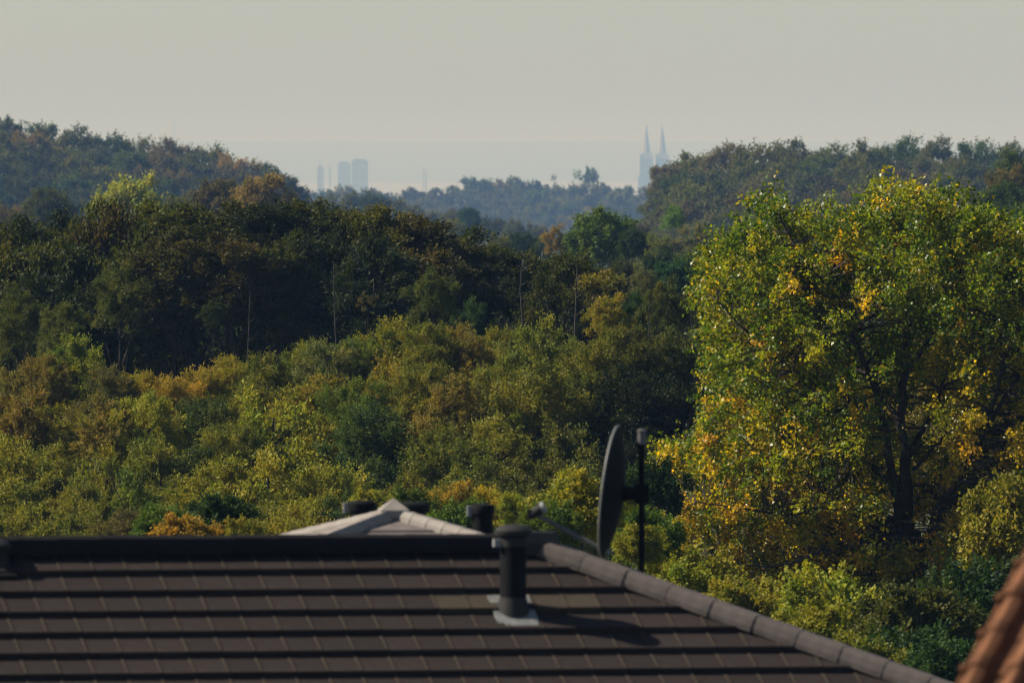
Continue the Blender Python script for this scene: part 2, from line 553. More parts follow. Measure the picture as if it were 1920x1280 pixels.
# wooded hill on the right
HR = [(1188, 430), (1196, 385), (1206, 350), (1222, 324), (1250, 302), (1290, 288), (1340, 274), (1400, 272), (1450, 267), (1500, 268), (1560, 270), (1620, 264), (1690, 257), (1760, 262), (1800, 267), (1860, 268), (2000, 266)]
cols = {0: ['brown', 'rust', 'olive', 'rust', 'olive', 'greyol', 'olive', 'olive', 'green', 'greyol', 'green', 'olive'], 1: ['olive', 'green', 'greyol', 'olive', 'olive', 'green', 'olive', 'dkolive', 'greyol'],
        2: ['brown', 'olive', 'olive', 'dkolive', 'greyol', 'greyol', 'brown', 'olive'], 3: ['rust', 'brown', 'greyol', 'brown', 'greyol', 'olive'], 4: ['brown', 'olive', 'greyol', 'greyol', 'olive'], 5: ['olive', 'greyol', 'green']}
for r in range(6):
    x = 1210 + (r % 2) * 25
    k = 0
    while x < 2250:
        w = rnd.uniform(96, 132)
        if x < 1300:
            w *= 0.62 + 0.38 * (x - 1200) / 100
        xe = x - w * 0.28 if x < 1420 else x
        y = max(along(HR, x), along(HR, xe) - 8) + r * 30 + (rnd.uniform(-5, 8) if r else rnd.uniform(-2, 5))
        T(x, y, w, 742 - r * 16 + rnd.uniform(-5, 5), 'hill', cols[r][k % len(cols[r])], 'right hill', ROWS[r])
        k += 1
        x += rnd.uniform(58, 76) * (0.7 if x < 1290 else 1)

# hazy ridge in the middle distance
RC = [(560, 360), (600, 352), (640, 352), (690, 354), (720, 368), (745, 360), (765, 354), (800, 352), (850, 346), (880, 338), (950, 331), (985, 332), (1030, 346), (1060, 350), (1120, 348), (1150, 340), (1180, 350), (1230, 354)]
for r in range(5):
    x = (575 if r < 3 else 730) + (r % 2) * 20
    k = 0
    while x < 1235:
        w = rnd.uniform(44, 68)
        y = along(RC, x) + r * 19 + rnd.uniform(-3, 5)
        d = 1860 - r * 34 + rnd.uniform(-10, 10)
        T(x, y, w, d, 'ridge', ['olive', 'greyol', 'olive', 'green', 'greyol', 'dkolive', 'yelol'][(k * 3 + r) % 7], 'hazy far ridge', ROWS[r])
        k += 1
        x += rnd.uniform(33, 46)
T(1084, 318, 26, 1880, 'airy', 'green', '', label='slender tree beside the twin-crowned one rising above the hazy ridge', name='ridge_top_tree')
T(1107, 313, 36, 1880, 'loose', 'green', '', label='twin-crowned open tree standing out against the sky on the hazy ridge', name='ridge_top_tree')
T(1038, 327, 16, 1880, 'airy', 'dkgreen', '', label='small upright pointed tree sticking up from the hazy ridge', name='ridge_top_tree')

# nearer trees in the central gap
for i, (x, y, w, d, kd, c) in enumerate([(610, 366, 80, 900, 'hill', 'olive'), (660, 362, 70, 905, 'hill', 'greyol'), (700, 360, 60, 900, 'hill', 'green'), (735, 372, 70, 900, 'hill', 'olive'), (775, 385, 60, 890, 'hill', 'greyol'),
      (810, 398, 70, 860, 'hill', 'greyol'), (850, 394, 60, 850, 'hill', 'olive'), (925, 408, 60, 840, 'hill', 'dkolive'), (965, 412, 60, 830, 'hill', 'greyol'), (1005, 420, 56, 830, 'hill', 'greyol'), (850, 412, 60, 700, 'hill', 'yelgreen'),
      (975, 436, 70, 560, 'hill', 'dkgreen'), (1015, 440, 60, 560, 'hill', 'green'), (935, 440, 60, 540, 'hill', 'olive'), (1075, 440, 60, 560, 'hill', 'dkgreen'), (1160, 430, 70, 580, 'hill', 'dkolive'), (1195, 420, 66, 600, 'hill', 'brown')]):
    T(x, y, w, d, kd, c, 'the gap between both hills', 'line')
T(880, 390, 46, 760, 'dome', 'blugreen', '', label='small dark blue-green round tree before the hazy ridge', name='round_tree')
T(1042, 421, 54, 520, 'loose', 'rust', '', label='reddish brown autumn tree beside the large green dome tree', name='autumn_tree')
T(1128, 393, 140, 470, 'dome', 'green', '', label='large green dome-shaped tree in the gap before the right hill', name='dome_tree')
T(1185, 430, 60, 468, 'dome', 'dkgreen', '', label='dark rounded flank tree touching the large green dome tree', name='dome_tree')
for (x, y, w, d, kd, c, lb) in [
    (1265, 384, 54, 560, 'loose', 'brightgreen', 'small bright green tree on the lower slope of the right hill'),
    (1228, 440, 90, 520, 'mid', 'olive', 'olive tree under the bright green one on the right slope'),
    (1310, 425, 110, 520, 'mid', 'greyol', 'grey-olive feathery tree below the right hill'),
    (1390, 430, 120, 510, 'mid', 'olive', 'olive feathery tree behind the big tree top, below the right hill'),
    (1240, 472, 90, 450, 'hill', 'dkgreen', 'dark green tree in the dip between dome tree and big tree'),
    (1300, 470, 90, 440, 'hill', 'green', 'green tree close to the big tree edge in the dip'),
    (1262, 492, 84, 410, 'dome', 'blugreen', 'low bluish green rounded tree in the dip right of the dark wood'),
    (1208, 505, 60, 400, 'mid', 'greyol', 'grey-green shrub tree at the end of the dark wood'),
    (1895, 280, 90, 560, 'loose', 'green', 'bright green tree at the right edge on top of the hill'),
    (1890, 312, 90, 540, 'hill', 'rust', 'rusty brown tree at the right edge below the bright green one'),
    (1880, 342, 110, 500, 'hill', 'green', 'dark green tree at the right edge behind the big tree'),
    (1830, 390, 120, 480, 'mid', 'ltgreen', 'pale green tree hidden behind the big tree top at right'),
    (1920, 385, 100, 470, 'mid', 'green', 'green tree at the far right rim behind the big tree')]:
    T(x, y, w, d, kd, c, '', label=lb, name='slope_tree')
# trees between the left hill and the dark wood
for (x, y, w, d, kd, c, lb) in [
    (20, 385, 80, 620, 'hill', 'rust', 'rusty brown round tree at the left edge behind the dark wood'),
    (92, 354, 92, 600, 'dome', 'dkolive', 'dark olive round tree at the left behind the dark wood'),
    (145, 372, 50, 600, 'airy', 'brown', 'small thin brown tree beside the pale yellow-green one'),
    (240, 332, 140, 520, 'dome', 'paleyel', 'pale yellow-green sunlit tree standing above the dark wood'),
    (185, 366, 60, 560, 'hill', 'ltgreen', 'low light green tree at the foot of the pale yellow-green one'),
    (402, 338, 100, 560, 'dome', 'brown', 'smaller of two brown dome trees above the dark wood'),
    (490, 330, 124, 555, 'dome', 'rust', 'larger of two brown dome trees above the dark wood'),
    (330, 368, 80, 585, 'hill', 'olive', 'olive tree between the yellow-green tree and brown dome trees')]:
    T(x, y, w, d, kd, c, '', label=lb, name='wood_edge_tree')

# the dark wood
ST = [(-60, 415), (0, 410), (60, 402), (130, 396), (200, 394), (260, 386), (330, 386), (400, 386), (450, 378), (520, 384), (580, 388), (640, 383), (700, 388), (740, 394), (780, 410), (820, 414), (870, 418), (910, 438), (940, 474),
      (1000, 480), (1050, 477), (1100, 484), (1150, 500), (1185, 530), (1210, 560)]
scol = {0: ['standol', 'olive', 'standol', 'yelol', 'olive', 'standol', 'standshade', 'standol', 'standbr', 'olive', 'standol', 'standol', 'standshade', 'standol', 'standbr', 'olive', 'standbr', 'standol'],
        1: ['standol', 'standbr', 'standshade', 'olive', 'standol', 'standol', 'standbr', 'standbr', 'standol', 'standshade', 'standshade', 'standbr', 'standshade'],
        2: ['standshade', 'standol', 'standshade', 'standol', 'standshade', 'standshade', 'standshade', 'standshade', 'standshade', 'standshade', 'standshade'],
        3: ['standshade']}
for r in range(5):
    x = -330 + (r % 2) * 40
    k = 0
    while x < 1190:
        w = rnd.uniform(185, 240)
        if x > 900:
            w *= 0.74
        y = max(along(ST, x), along(ST, x + w * 0.25) - 8) + [0, 48, 120, 26, 80][r] + (rnd.uniform(-3, 7) if r in (0, 3) else rnd.uniform(-6, 14))
        shaded = r == 2 and 250 < x < 930
        if x + w * 0.33 < 1215 and not shaded:
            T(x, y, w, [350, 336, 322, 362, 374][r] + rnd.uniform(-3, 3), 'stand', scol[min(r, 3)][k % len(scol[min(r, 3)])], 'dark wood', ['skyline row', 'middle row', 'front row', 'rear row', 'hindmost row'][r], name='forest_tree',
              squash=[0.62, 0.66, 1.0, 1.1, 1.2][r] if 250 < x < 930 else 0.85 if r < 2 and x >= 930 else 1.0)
            k += 1
        x += rnd.uniform(60, 80) if r in (0, 3) else rnd.uniform(85, 115)
for (x, y, w, d, c, lb) in [
    (225, 496, 110, 312, 'dkolive', 'dull olive bushy tree low in the dark wood at left'),
    (40, 540, 130, 312, 'standol', 'olive tree at the left edge of the dark wood front'),
    (120, 570, 110, 309, 'dkolive', 'small olive tree in the shade under the dark wood at left'),
    (400, 560, 60, 312, 'standshade', 'small sparse dark tree in the shaded front of the dark wood'),
    (812, 503, 108, 300, 'dkolive', 'rounded olive-green tree lit before the dark wood'),
    (690, 546, 46, 300, 'brown', 'thin brownish sapling before the dark wood'),
    (880, 560, 70, 302, 'dkgreen', 'dim green sapling right of the rounded olive-green tree'),
    (1142, 552, 92, 292, 'yelol', 'open yellow-olive tree before the right end of the dark wood'),
    (1245, 520, 100, 305, 'dkolive', 'dark open tree with thin bare stems right of the dark wood'),
    (1300, 540, 80, 305, 'dkolive', 'dark thin tree touching the big tree edge'),
    (1190, 545, 70, 306, 'dkgreen', 'dim green tree between the yellow-olive and the thin-stemmed tree')]:
    T(x, y, w, d, 'airy' if c in ('brown',) else 'loose', c, '', label=lb, name='understorey_tree', base=0.0)

# young trees of the near slope, row by row from the back
MID = [
 ('back row', 262, [(-30, 720, 100, 'rust'), (25, 690, 96, 'rust'), (82, 668, 90, 'rust'), (138, 633, 124, 'ltgreen'), (205, 688, 84, 'brown'), (265, 700, 96, 'yellow'), (325, 708, 90, 'orange'), (385, 692, 96, 'orange'), (440, 670, 86, 'yelol'),
   (500, 664, 96, 'olive'), (560, 646, 104, 'olive'), (622, 640, 112, 'greyol'), (680, 636, 80, 'green'), (742, 600, 134, 'yelol'), (802, 606, 90, 'olive'), (862, 612, 104, 'rust'), (922, 618, 104, 'olive'), (988, 600, 116, 'olive'),
   (1062, 638, 100, 'olive'), (1130, 618, 116, 'olive'), (1200, 616, 116, 'dkolive'), (1270, 622, 110, 'dkolive'), (1335, 640, 110, 'dkolive'), (1420, 640, 130, 'dkolive'), (1520, 640, 140, 'olive'), (1640, 650, 150, 'brown'), (1760, 650, 150, 'brown'), (1880, 650, 150, 'brown')]),
 ('second row', 249, [(40, 738, 120, 'rust'), (120, 762, 124, 'yelol'), (200, 742, 110, 'rust'), (268, 742, 130, 'yelgreen'), (340, 762, 124, 'dkgreen'), (412, 746, 116, 'dkgreen'), (475, 724, 106, 'olive'), (540, 730, 124, 'yelol'), (602, 706, 116, 'yelol'),
   (665, 712, 116, 'green'), (730, 672, 136, 'orange'), (800, 682, 116, 'olive'), (852, 706, 104, 'rust'), (922, 690, 134, 'olive'), (1002, 684, 150, 'olive'), (1092, 686, 150, 'standol'), (1180, 696, 150, 'standshade'), (1272, 712, 130, 'standshade'), (1370, 720, 150, 'standshade'), (1500, 720, 160, 'dkolive'), (1640, 730, 170, 'rust'), (1790, 730, 170, 'rust')]),
 ('third row', 236, [(30, 822, 136, 'yelol'), (112, 836, 124, 'olive'), (196, 846, 120, 'olive'), (288, 826, 144, 'olive'), (368, 842, 116, 'dkgreen'), (442, 796, 124, 'olive'), (515, 745, 220, 'yelgreen'), (612, 790, 150, 'yelol'), (692, 762, 126, 'dkgreen'),
   (762, 786, 112, 'rust'), (832, 806, 134, 'olive'), (932, 786, 176, 'olive'), (1052, 806, 176, 'dkolive'), (1165, 820, 144, 'standshade'), (1270, 830, 150, 'standshade')]),
 ('fourth row', 222, [(48, 892, 134, 'olive'), (148, 912, 124, 'olive'), (240, 884, 144, 'green'), (330, 896, 134, 'olive'), (412, 872, 134, 'yelol'), (502, 852, 200, 'yelgreen'), (604, 872, 144, 'yelol'), (692, 862, 134, 'dkgreen'), (772, 872, 144, 'olive'),
   (872, 862, 154, 'olive'), (982, 862, 154, 'dkolive'), (1082, 872, 144, 'dkolive'), (1180, 892, 124, 'dkgreen')]),
 ('front row', 206, [(-10, 950, 130, 'olive'), (70, 952, 120, 'yelol'), (160, 948, 130, 'olive'), (232, 958, 110, 'brown'), (310, 950, 120, 'olive'), (480, 948, 130, 'olive'), (565, 944, 130, 'yelol'), (652, 926, 110, 'dkgreen'), (730, 936, 110, 'olive'), (820, 920, 120, 'olive'), (900, 930, 110, 'dkolive'), (1010, 930, 120, 'dkolive'), (1110, 940, 120, 'dkgreen')]),
]
for row, d, items in MID:
    for k in range(3):
        items.append((-110 - 95 * k, items[0][1] + 14 * k, 130, ['olive', 'rust', 'yelol'][(k + len(row)) % 3]))
    for (x, y, w, c) in items:
        T(x, y, w * 1.32, d + rnd.uniform(-3, 3), rnd.choice(['mid', 'mid', 'loose']), c, 'young trees', row, name='young_tree')

# trees seen between and behind the nearer ones on the right
for row, d, items in [('upper line', 430, [(1030, 480, 90, 'dkgreen'), (1100, 490, 90, 'dkgreen'), (1165, 486, 90, 'dkolive'), (1225, 520, 100, 'dkgreen'), (1290, 530, 100, 'dkolive'), (1360, 520, 120, 'green'), (1440, 500, 130, 'olive'), (1530, 480, 130, 'dkolive'),
   (1620, 470, 140, 'olive'), (1720, 470, 140, 'dkolive'), (1820, 470, 150, 'olive'), (1910, 470, 140, 'green')]),
  ('lower line', 385, [(1060, 540, 110, 'dkgreen'), (1130, 545, 110, 'dkgreen'), (1210, 575, 110, 'dkgreen'), (1280, 580, 120, 'dkolive'), (1360, 580, 140, 'dkgreen'), (1460, 570, 150, 'dkolive'), (1570, 560, 150, 'dkgreen'), (1690, 560, 160, 'dkolive'), (1800, 560, 160, 'brown'), (1910, 560, 150, 'dkolive')])]:
    for (x, y, w, c) in items:
        T(x, y, w, d + rnd.uniform(-4, 4), 'hill', c, 'trees behind the big tree', row, name='backing_tree')

# bushes near the houses
for (x, y, w, d, c, lb) in [
    (300, 948, 120, 112, 'green', 'green side of the bush clump above the roof ridge at left'),
    (345, 966, 130, 104, 'orange', 'orange-yellow bush just above the roof ridge at left'),
    (415, 928, 140, 108, 'dkgreen', 'dark green round bush above the roof ridge at left'),
    (455, 972, 80, 103, 'yelol', 'small yellow-olive bush at the foot of the dark green round one'),
    (690, 918, 90, 150, 'yelgreen', 'yellow-green bush behind the pale hipped roof peak'),
    (762, 916, 120, 152, 'green', 'green bush behind the pale hipped roof'),
    (850, 905, 110, 158, 'orange', 'orange-brown shrub over the pale hipped roof'),
    (925, 915, 100, 150, 'yellow', 'golden shrub above the black flue pipe'),
    (968, 925, 80, 138, 'yelgreen', 'yellow-green shrub beside the receiver arm of the dish'),
    (850, 940, 160, 140, 'green', 'low green bush behind the boxy black roof vent'),
    (1085, 884, 190, 106, 'yelgreen', 'bright yellow-green bush behind the satellite dish'),
    (1040, 940, 130, 104, 'green', 'green bush left of the satellite dish and above its arm'),
    (1225, 860, 130, 128, 'dkgreen', 'dark green bush right of the antenna mast'),
    (1215, 950, 140, 112, 'green', 'green bush between the mast and the big tree'),
    (1570, 1070, 270, 108, 'yelgreen', 'bright yellow-green bush below the big tree, above the hip tiles'),
    (1430, 1085, 200, 110, 'yelol', 'yellow-olive bush behind the hip tiles at right'),
    (1720, 1100, 250, 106, 'dkolive', 'dull olive bush at the foot of the big tree trunk'),  # big tree's shade put into the darker leaf colours of these lower bushes
    (1850, 1050, 250, 108, 'dkgreen', 'dark green bush at right edge above the terracotta roof'),
    (1700, 1180, 240, 98, 'dkgreen', 'low dark bush between the hip tiles and terracotta roof'),
    (1195, 985, 110, 100, 'yelgreen', 'low yellow-green bush at the foot of the antenna mast'),
    (1275, 1050, 150, 102, 'yelgreen', 'low yellow-green bush directly behind the hip tiles near the mast'),
    (1380, 1090, 150, 99, 'yelol', 'low yellow-olive bush behind the middle of the hip tiles'),
    (1510, 1140, 170, 97, 'yelgreen', 'low yellow-green bush behind the hip tiles under the bright bush'),
    (1620, 1190, 170, 94, 'olive', 'low olive bush tucked behind the lower hip tiles'),
    (1770, 1200, 200, 92, 'dkgreen', 'low dark green bush beside the terracotta verge'),
    (1300, 1020, 200, 113, 'yelol', 'yellow-olive bush low under the left limbs of the big tree'),
    (1900, 900, 220, 126, 'yelol', 'yellow-olive bush behind the big tree stems at right')]:
    T(x, y, w, d, 'bush', c, '', label=lb, name='garden_bush', cat='bush', squash=1.0)

# number trees that share a zone and row, then build them all
byrow = {}
for t in TREES:
    if t['label'] is None:
        byrow.setdefault((t['zone'], t['row']), []).append(t)
for (zone, row), ts in byrow.items():
    ts.sort(key=lambda t: t['px'])
    ts2 = [t for t in ts if -25 < t['px'] < 1945]
    outl = [t for t in reversed(ts) if t['px'] <= -25]
    outr = [t for t in ts if t['px'] >= 1945]
    for t in ts:
        if t in ts2:
            where = ORD[min(ts2.index(t), len(ORD) - 1)] + ' from left'
        else:
            side = outl if t in outl else outr
            where = '%s beyond the %s edge' % (ORD[side.index(t)], 'left' if side is outl else 'right')
        t['label'] = '%s tree, %s in the %s of %s' % (WORD[t['col']], where, row, zone)
        t['group'] = 'trees of ' + zone

rt = random.Random(31)
for t in TREES:
    top = P(t['px'], t['ytop'], t['d'])
    g = ground(top.x, top.y)
    H = top.z - g
    me, hgt, rad = rt.choice(PROTO[t['kind']])
    wm = t['w'] / F * t['d'] * 0.5
    s = wm / rad
    sz = s * t['squash'] * rt.uniform(0.88, 1.2)
    if hgt * sz > H * 0.97:
        sz = H * 0.97 / hgt
    root = empty(t['name'], (top.x, top.y, g))
    cr = new_obj('crown', me, None, root)
    cr.location = (0, 0, H - hgt * sz)
    cr.scale = (s, s, sz)
    cr.rotation_euler = (0, 0, rt.uniform(0, 6.28))
    c = C[t['col']]
    k = rt.uniform(0.9, 1.25) * dict(stand=0.85, hill=1.0, ridge=1.0, dome=1.3, bush=1.4).get(t['kind'], 1.5)
    if t['zone'] == 'young trees':
        if t['col'] == 'standshade':
            k *= 0.5  # shadowed pocket beside the big tree painted into the leaf colour
        else:
            c = tuple(0.80 * a + 0.20 * b for a, b in zip(c, (0.088, 0.090, 0.013)))
    cr.color = (c[0] * k * rt.uniform(0.93, 1.07), c[1] * k, c[2] * k, 1)
    tr = new_obj('trunk', rt.choice(TRUNKS), M['bark'], root)
    tr.scale = (s * 1.0, s * 1.0, H * 0.95)
    tr.rotation_euler = (0, 0, rt.uniform(0, 6.28))
    tag(root, t['label'], t['cat'], t.get('group'))

# thin bare stems and a dead snag before the dark wood
def stem(px, y0, y1, d, r, label, snag=False, lean=0):
    d = nearer(d)
    r *= 0.42
    a, b = P(px, y1, d), P(px + lean, y0, d)
    g = ground(a.x, a.y)
    root = empty('bare_stem', (a.x, a.y, g))
    bm = MB()
    dx = b.x - a.x
    zt, zb = b.z - g, a.z - g
    q = random.Random(px)
    pts = [(0, 0, 0), (dx * 0.1, 0, zb * 0.6), (dx * 0.3 + q.uniform(-.03, .03), 0, zb), (dx * 0.6 + q.uniform(-.05, .05), 0.05, (zb + zt) / 2), (dx, 0, zt)]
    bm.tube(pts, [r * 1.5, r * 1.25, r, r * 0.8, r * 0.45], 7)
    bm.obj('trunk', M['pale_bark'], root, True)
    for k in range(6 if snag else 5):
        z = zb + (zt - zb) * (0.35 + 0.12 * k)
        sd = -1 if (snag or k % 2) else 1
        ln = q.uniform(0.15, 0.5) * (1.1 if snag else 0.5)
        x0 = dx * (0.45 + 0.1 * k)
        MB().tube([(x0, 0, z), (x0 + sd * ln * 0.6, -0.1, z + ln * 0.45), (x0 + sd * ln, -0.15, z + ln * 0.9)], [r * 0.4, r * 0.25, r * 0.08], 5).obj('branch', M['pale_bark'], root, True)
    tag(root, label, 'tree stem', 'bare stems before the dark wood')
stem(631, 490, 660, 306, 0.055, 'tall thin pale stem in the dark wood above the near young trees', False, -5)
stem(463, 545, 690, 306, 0.045, 'thin twiggy stem left of the tall pale one in the dark wood', False, 6)
stem(978, 490, 600, 304, 0.07, 'pale trunk under the bronze crowns, left of the dead snag')
stem(1042, 552, 650, 300, 0.07, 'dead snag with broken pale branches in the dark wood', True, -18)
stem(1078, 500, 640, 302, 0.08, 'pale brown trunk just right of the dead snag', False, 4)
stem(1298, 560, 640, 303, 0.05, 'thin pale stem at the edge of the big tree')
stem(1218, 560, 640, 303, 0.04, 'grey stem under the dark open tree')

# ------------------------------------------------------------------ the big tree
BD = 173.0
def bp(px, py, dy=0.0):
    v = P(px, py, BD)
    return Vector((v.x, BD + dy, v.z))
SK = [  # (points px, py, dy), start radius, end radius
 ([(1714, 1420, 0), (1712, 1250, 0), (1706, 1120, 0), (1700, 1000, 0)], 0.36, 0.26),
 ([(1700, 1005, 0), (1699, 880, 0), (1690, 780, .1), (1702, 660, .2), (1700, 560, .3), (1722, 450, .2), (1735, 370, .2)], 0.165, 0.025),
 ([(1690, 1000, 0), (1672, 900, -.4), (1655, 800, -.8), (1635, 720, -1.0), (1600, 640, -1.2), (1560, 560, -1.3), (1500, 480, -1.4), (1455, 400, -1.4)], 0.13, 0.02),
 ([(1692, 800, 0), (1655, 740, .5), (1610, 690, 1.0), (1560, 640, 1.5), (1500, 560, 1.8)], 0.075, 0.02),
 ([(1730, 1060, 0), (1750, 970, -.5), (1790, 900, -.9), (1830, 820, -1.1), (1862, 730, -1.2), (1880, 600, -1.2), (1900, 470, -1.2)], 0.15, 0.02),
 ([(1740, 1110, 0), (1800, 1000, .5), (1850, 930, .8), (1890, 840, 1.0), (1935, 770, 1.2), (2000, 680, 1.5), (2040, 560, 1.5)], 0.16, 0.03),
 ([(1762, 1085, .3), (1850, 1010, .2), (1930, 985, 0), (2020, 930, -.4)], 0.10, 0.03),
 ([(1688, 980, 0), (1620, 950, -.9), (1560, 936, -1.6), (1480, 955, -2.2), (1400, 945, -2.6), (1300, 930, -2.6)], 0.085, 0.015),
 ([(1688, 1020, 0), (1600, 1010, -1.2), (1520, 1030, -2.0), (1450, 1050, -2.5), (1330, 1040, -2.8)], 0.075, 0.015),
 ([(1694, 920, 0), (1620, 868, .6), (1540, 852, 1.0), (1440, 856, 1.1), (1370, 842, .9), (1290, 818, .6)], 0.085, 0.015),
 ([(1700, 700, .2), (1760, 600, -.4), (1800, 500, -.6), (1820, 420, -.8)], 0.06, 0.015),
 ([(1655, 805, -.8), (1580, 740, -1.4), (1480, 690, -1.8), (1400, 620, -2.0), (1340, 560, -2.0)], 0.07, 0.015),
 ([(1695, 870, 0), (1750, 780, 1.0), (1790, 680, 1.6), (1800, 560, 2.0)], 0.075, 0.02),
 ([(1830, 825, -1.1), (1900, 700, -1.6), (1960, 560, -1.8), (1960, 450, -1.8)], 0.07, 0.02),
 ([(1715, 880, 0), (1740, 850, -.3), (1765, 820, -.5), (1775, 800, -.5)], 0.05, 0.02),
]
groot = bp(1714, 1420)
gz = ground(groot.x, groot.y)
big = empty('big_tree', (groot.x, groot.y, gz))
tag(big, 'big backlit tree with yellow-green leaves and dark forked trunk at right', 'tree')
O = Vector(big.location)
skpts, skr = [], []
for i, (pts, r0, r1) in enumerate(SK):
    w = [bp(*p) for p in pts]
    if i == 0:
        w[0] = Vector((groot.x, groot.y, gz - 0.1))
    # smooth the limb
    fine = []
    for a in range(len(w) - 1):
        p0, p1, p2, p3 = w[max(a - 1, 0)], w[a], w[a + 1], w[min(a + 2, len(w) - 1)]
        for s in range(4):
            t = s / 4
            fine.append(0.5 * ((2 * p1) + (p2 - p0) * t + (2 * p0 - 5 * p1 + 4 * p2 - p3) * t * t + (3 * p1 - p0 - 3 * p2 + p3) * t ** 3))
    fine.append(w[-1])
    rj = random.Random(i)
    fine = [p + Vector((rj.uniform(-1, 1), rj.uniform(-1, 1), 0)) * 0.035 for p in fine]
    if i:
        r0, r1 = r0 * 0.8, r1 * 0.7
    rad = [r0 + (r1 - r0) * (k / (len(fine) - 1)) ** 0.75 for k in range(len(fine))]
    if i == 0:
        rad[0] *= 1.35
    MB().tube([p - O for p in fine], rad, 10).obj('trunk' if i == 0 else 'limb', M['bark'], big, True)
    skpts += fine
    skr += rad
SKP = np.array([tuple(p) for p in skpts])

OUT = [(1432, 352), (1470, 362), (1500, 392), (1545, 380), (1580, 398), (1620, 368), (1665, 334), (1700, 345), (1740, 332), (1790, 372), (1850, 384), (1890, 400), (1940, 380), (2040, 400), (2140, 560), (2140, 1000), (1960, 1080), (1820, 1110), (1700, 1120),
       (1560, 1110), (1480, 1130), (1380, 1110), (1260, 1075), (1190, 1010), (1196, 930), (1214, 850), (1255, 800), (1335, 778), (1318, 735), (1296, 690), (1312, 640), (1294, 560), (1310, 480), (1378, 420)]
def inside(x, y, poly):
    c = False
    j = len(poly) - 1
    for i in range(len(poly)):
        xi, yi = poly[i]
        xj, yj = poly[j]
        if (yi > y) != (yj > y) and x < (xj - xi) * (y - yi) / (yj - yi) + xi:
            c = not c
        j = i
    return c
def edged(x, y):
    m = 1e9
    for i in range(len(OUT)):
        ax, ay = OUT[i]
        bx, by = OUT[(i + 1) % len(OUT)]
        t = max(0, min(1, ((x - ax) * (bx - ax) + (y - ay) * (by - ay)) / ((bx - ax) ** 2 + (by - ay) ** 2)))
        m = min(m, math.hypot(x - ax - t * (bx - ax), y - ay - t * (by - ay)))
    return m
STEMPX = []
for li in (1, 2, 4):
    pp = SK[li][0]
    for a in range(len(pp) - 1):
        for q in range(5):
            STEMPX.append((pp[a][0] + (pp[a + 1][0] - pp[a][0]) * q / 5, pp[a][1] + (pp[a + 1][1] - pp[a][1]) * q / 5))
rb = random.Random(5)
cen, ctint, crad = [], [], []
while len(cen) < 2300:
    x, y = rb.uniform(1180, 2120), rb.uniform(330, 1130)
    if not inside(x, y, OUT):
        continue
    e = edged(x, y)
    if e < 26 and rb.random() < 0.75:
        continue
    dep = 3.4 * min(1.0, math.sqrt(max(e, 0) / 260.0)) + 0.3
    dy = rb.uniform(-dep, dep)
    # open heart of the crown round the stems
    if 1620 < x < 1880 and 620 < y < 1030 and dy < 1.0 and rb.random() < 0.42:
        continue
    if 1655 < x < 1745 and 720 < y < 1010 and dy < 0.4 and rb.random() < 0.9:
        continue
    if y > 560 and dy < 0.6 and min(math.hypot(x - a_[0], y - a_[1]) for a_ in STEMPX) < 20 and rb.random() < 0.8:
        continue
    v = bp(x, y, dy)
    cen.append(tuple(v))
    crad.append(rb.uniform(0.22, 0.40) * (0.8 if e < 40 else 1))
    low = ss(y, 700, 900) * (1 - ss(x, 1620, 1760))
    rt_ = ss(x, 1680, 1780) * ss(y, 600, 760)
    q = rb.random()
    green, lime, gold, ora = (0.094, 0.136, 0.008), (0.200, 0.220, 0.010), (0.37, 0.285, 0.012), (0.35, 0.225, 0.013)
    pg = 0.60 - 0.36 * low - 0.40 * rt_
    po = 0.03 + 0.05 * low + 0.22 * rt_
    py_ = 0.09 + 0.36 * low + 0.18 * rt_
    c = green if q < pg else ora if q < pg + po else gold if q < pg + po + py_ else lime
    ctint.append(c)
cen = np.array(cen)
crad = np.array(crad)
ctint = np.array(ctint)
ctr = np.array(tuple(bp(1690, 760)))
rng = np.random.default_rng(77)
outd = nrm(cen - ctr)
pos, u, n, L, Wd, tint = clump_leaves(rng, cen, outd, crad, 11, 10, 0.15, 0.75, 0.072, 0.054, var=0.55, hue=0.3, ctint=ctint, lenv=(0.6, 1.5))
# single golden leaves among the green
gl = rng.uniform(0, 1, len(pos)) < 0.07
tint[gl] = np.array([0.40, 0.27, 0.015]) * rng.uniform(0.7, 1.2, (gl.sum(), 1))
keep = pos[:, 2] > 0
me = leaf_mesh('crown', pos[keep] - np.array(tuple(O)), u[keep], n[keep], L[keep], Wd[keep], tint[keep])
me.materials.clear()
me.materials.append(M['gloss_leaf'])
new_obj('crown', me, None, big)
tw = MB()
for k in range(len(cen)):
    dd = np.linalg.norm(SKP - cen[k], axis=1) + np.maximum(0, SKP[:, 2] - cen[k][2]) * 0.8
    j = int(np.argmin(dd))
    a, b = Vector(SKP[j]) - O, Vector(cen[k]) - O
    m = a.lerp(b, 0.5) + Vector((rb.uniform(-.12, .12), rb.uniform(-.12, .12), rb.uniform(-.05, .15) * (b - a).length))
    r = min(0.03, skr[j] * 0.6)
    tw.tube([a, m, b], [r, r * 0.7, r * 0.3], 4, False)
tw.obj('branchwork', M['bark'], big)

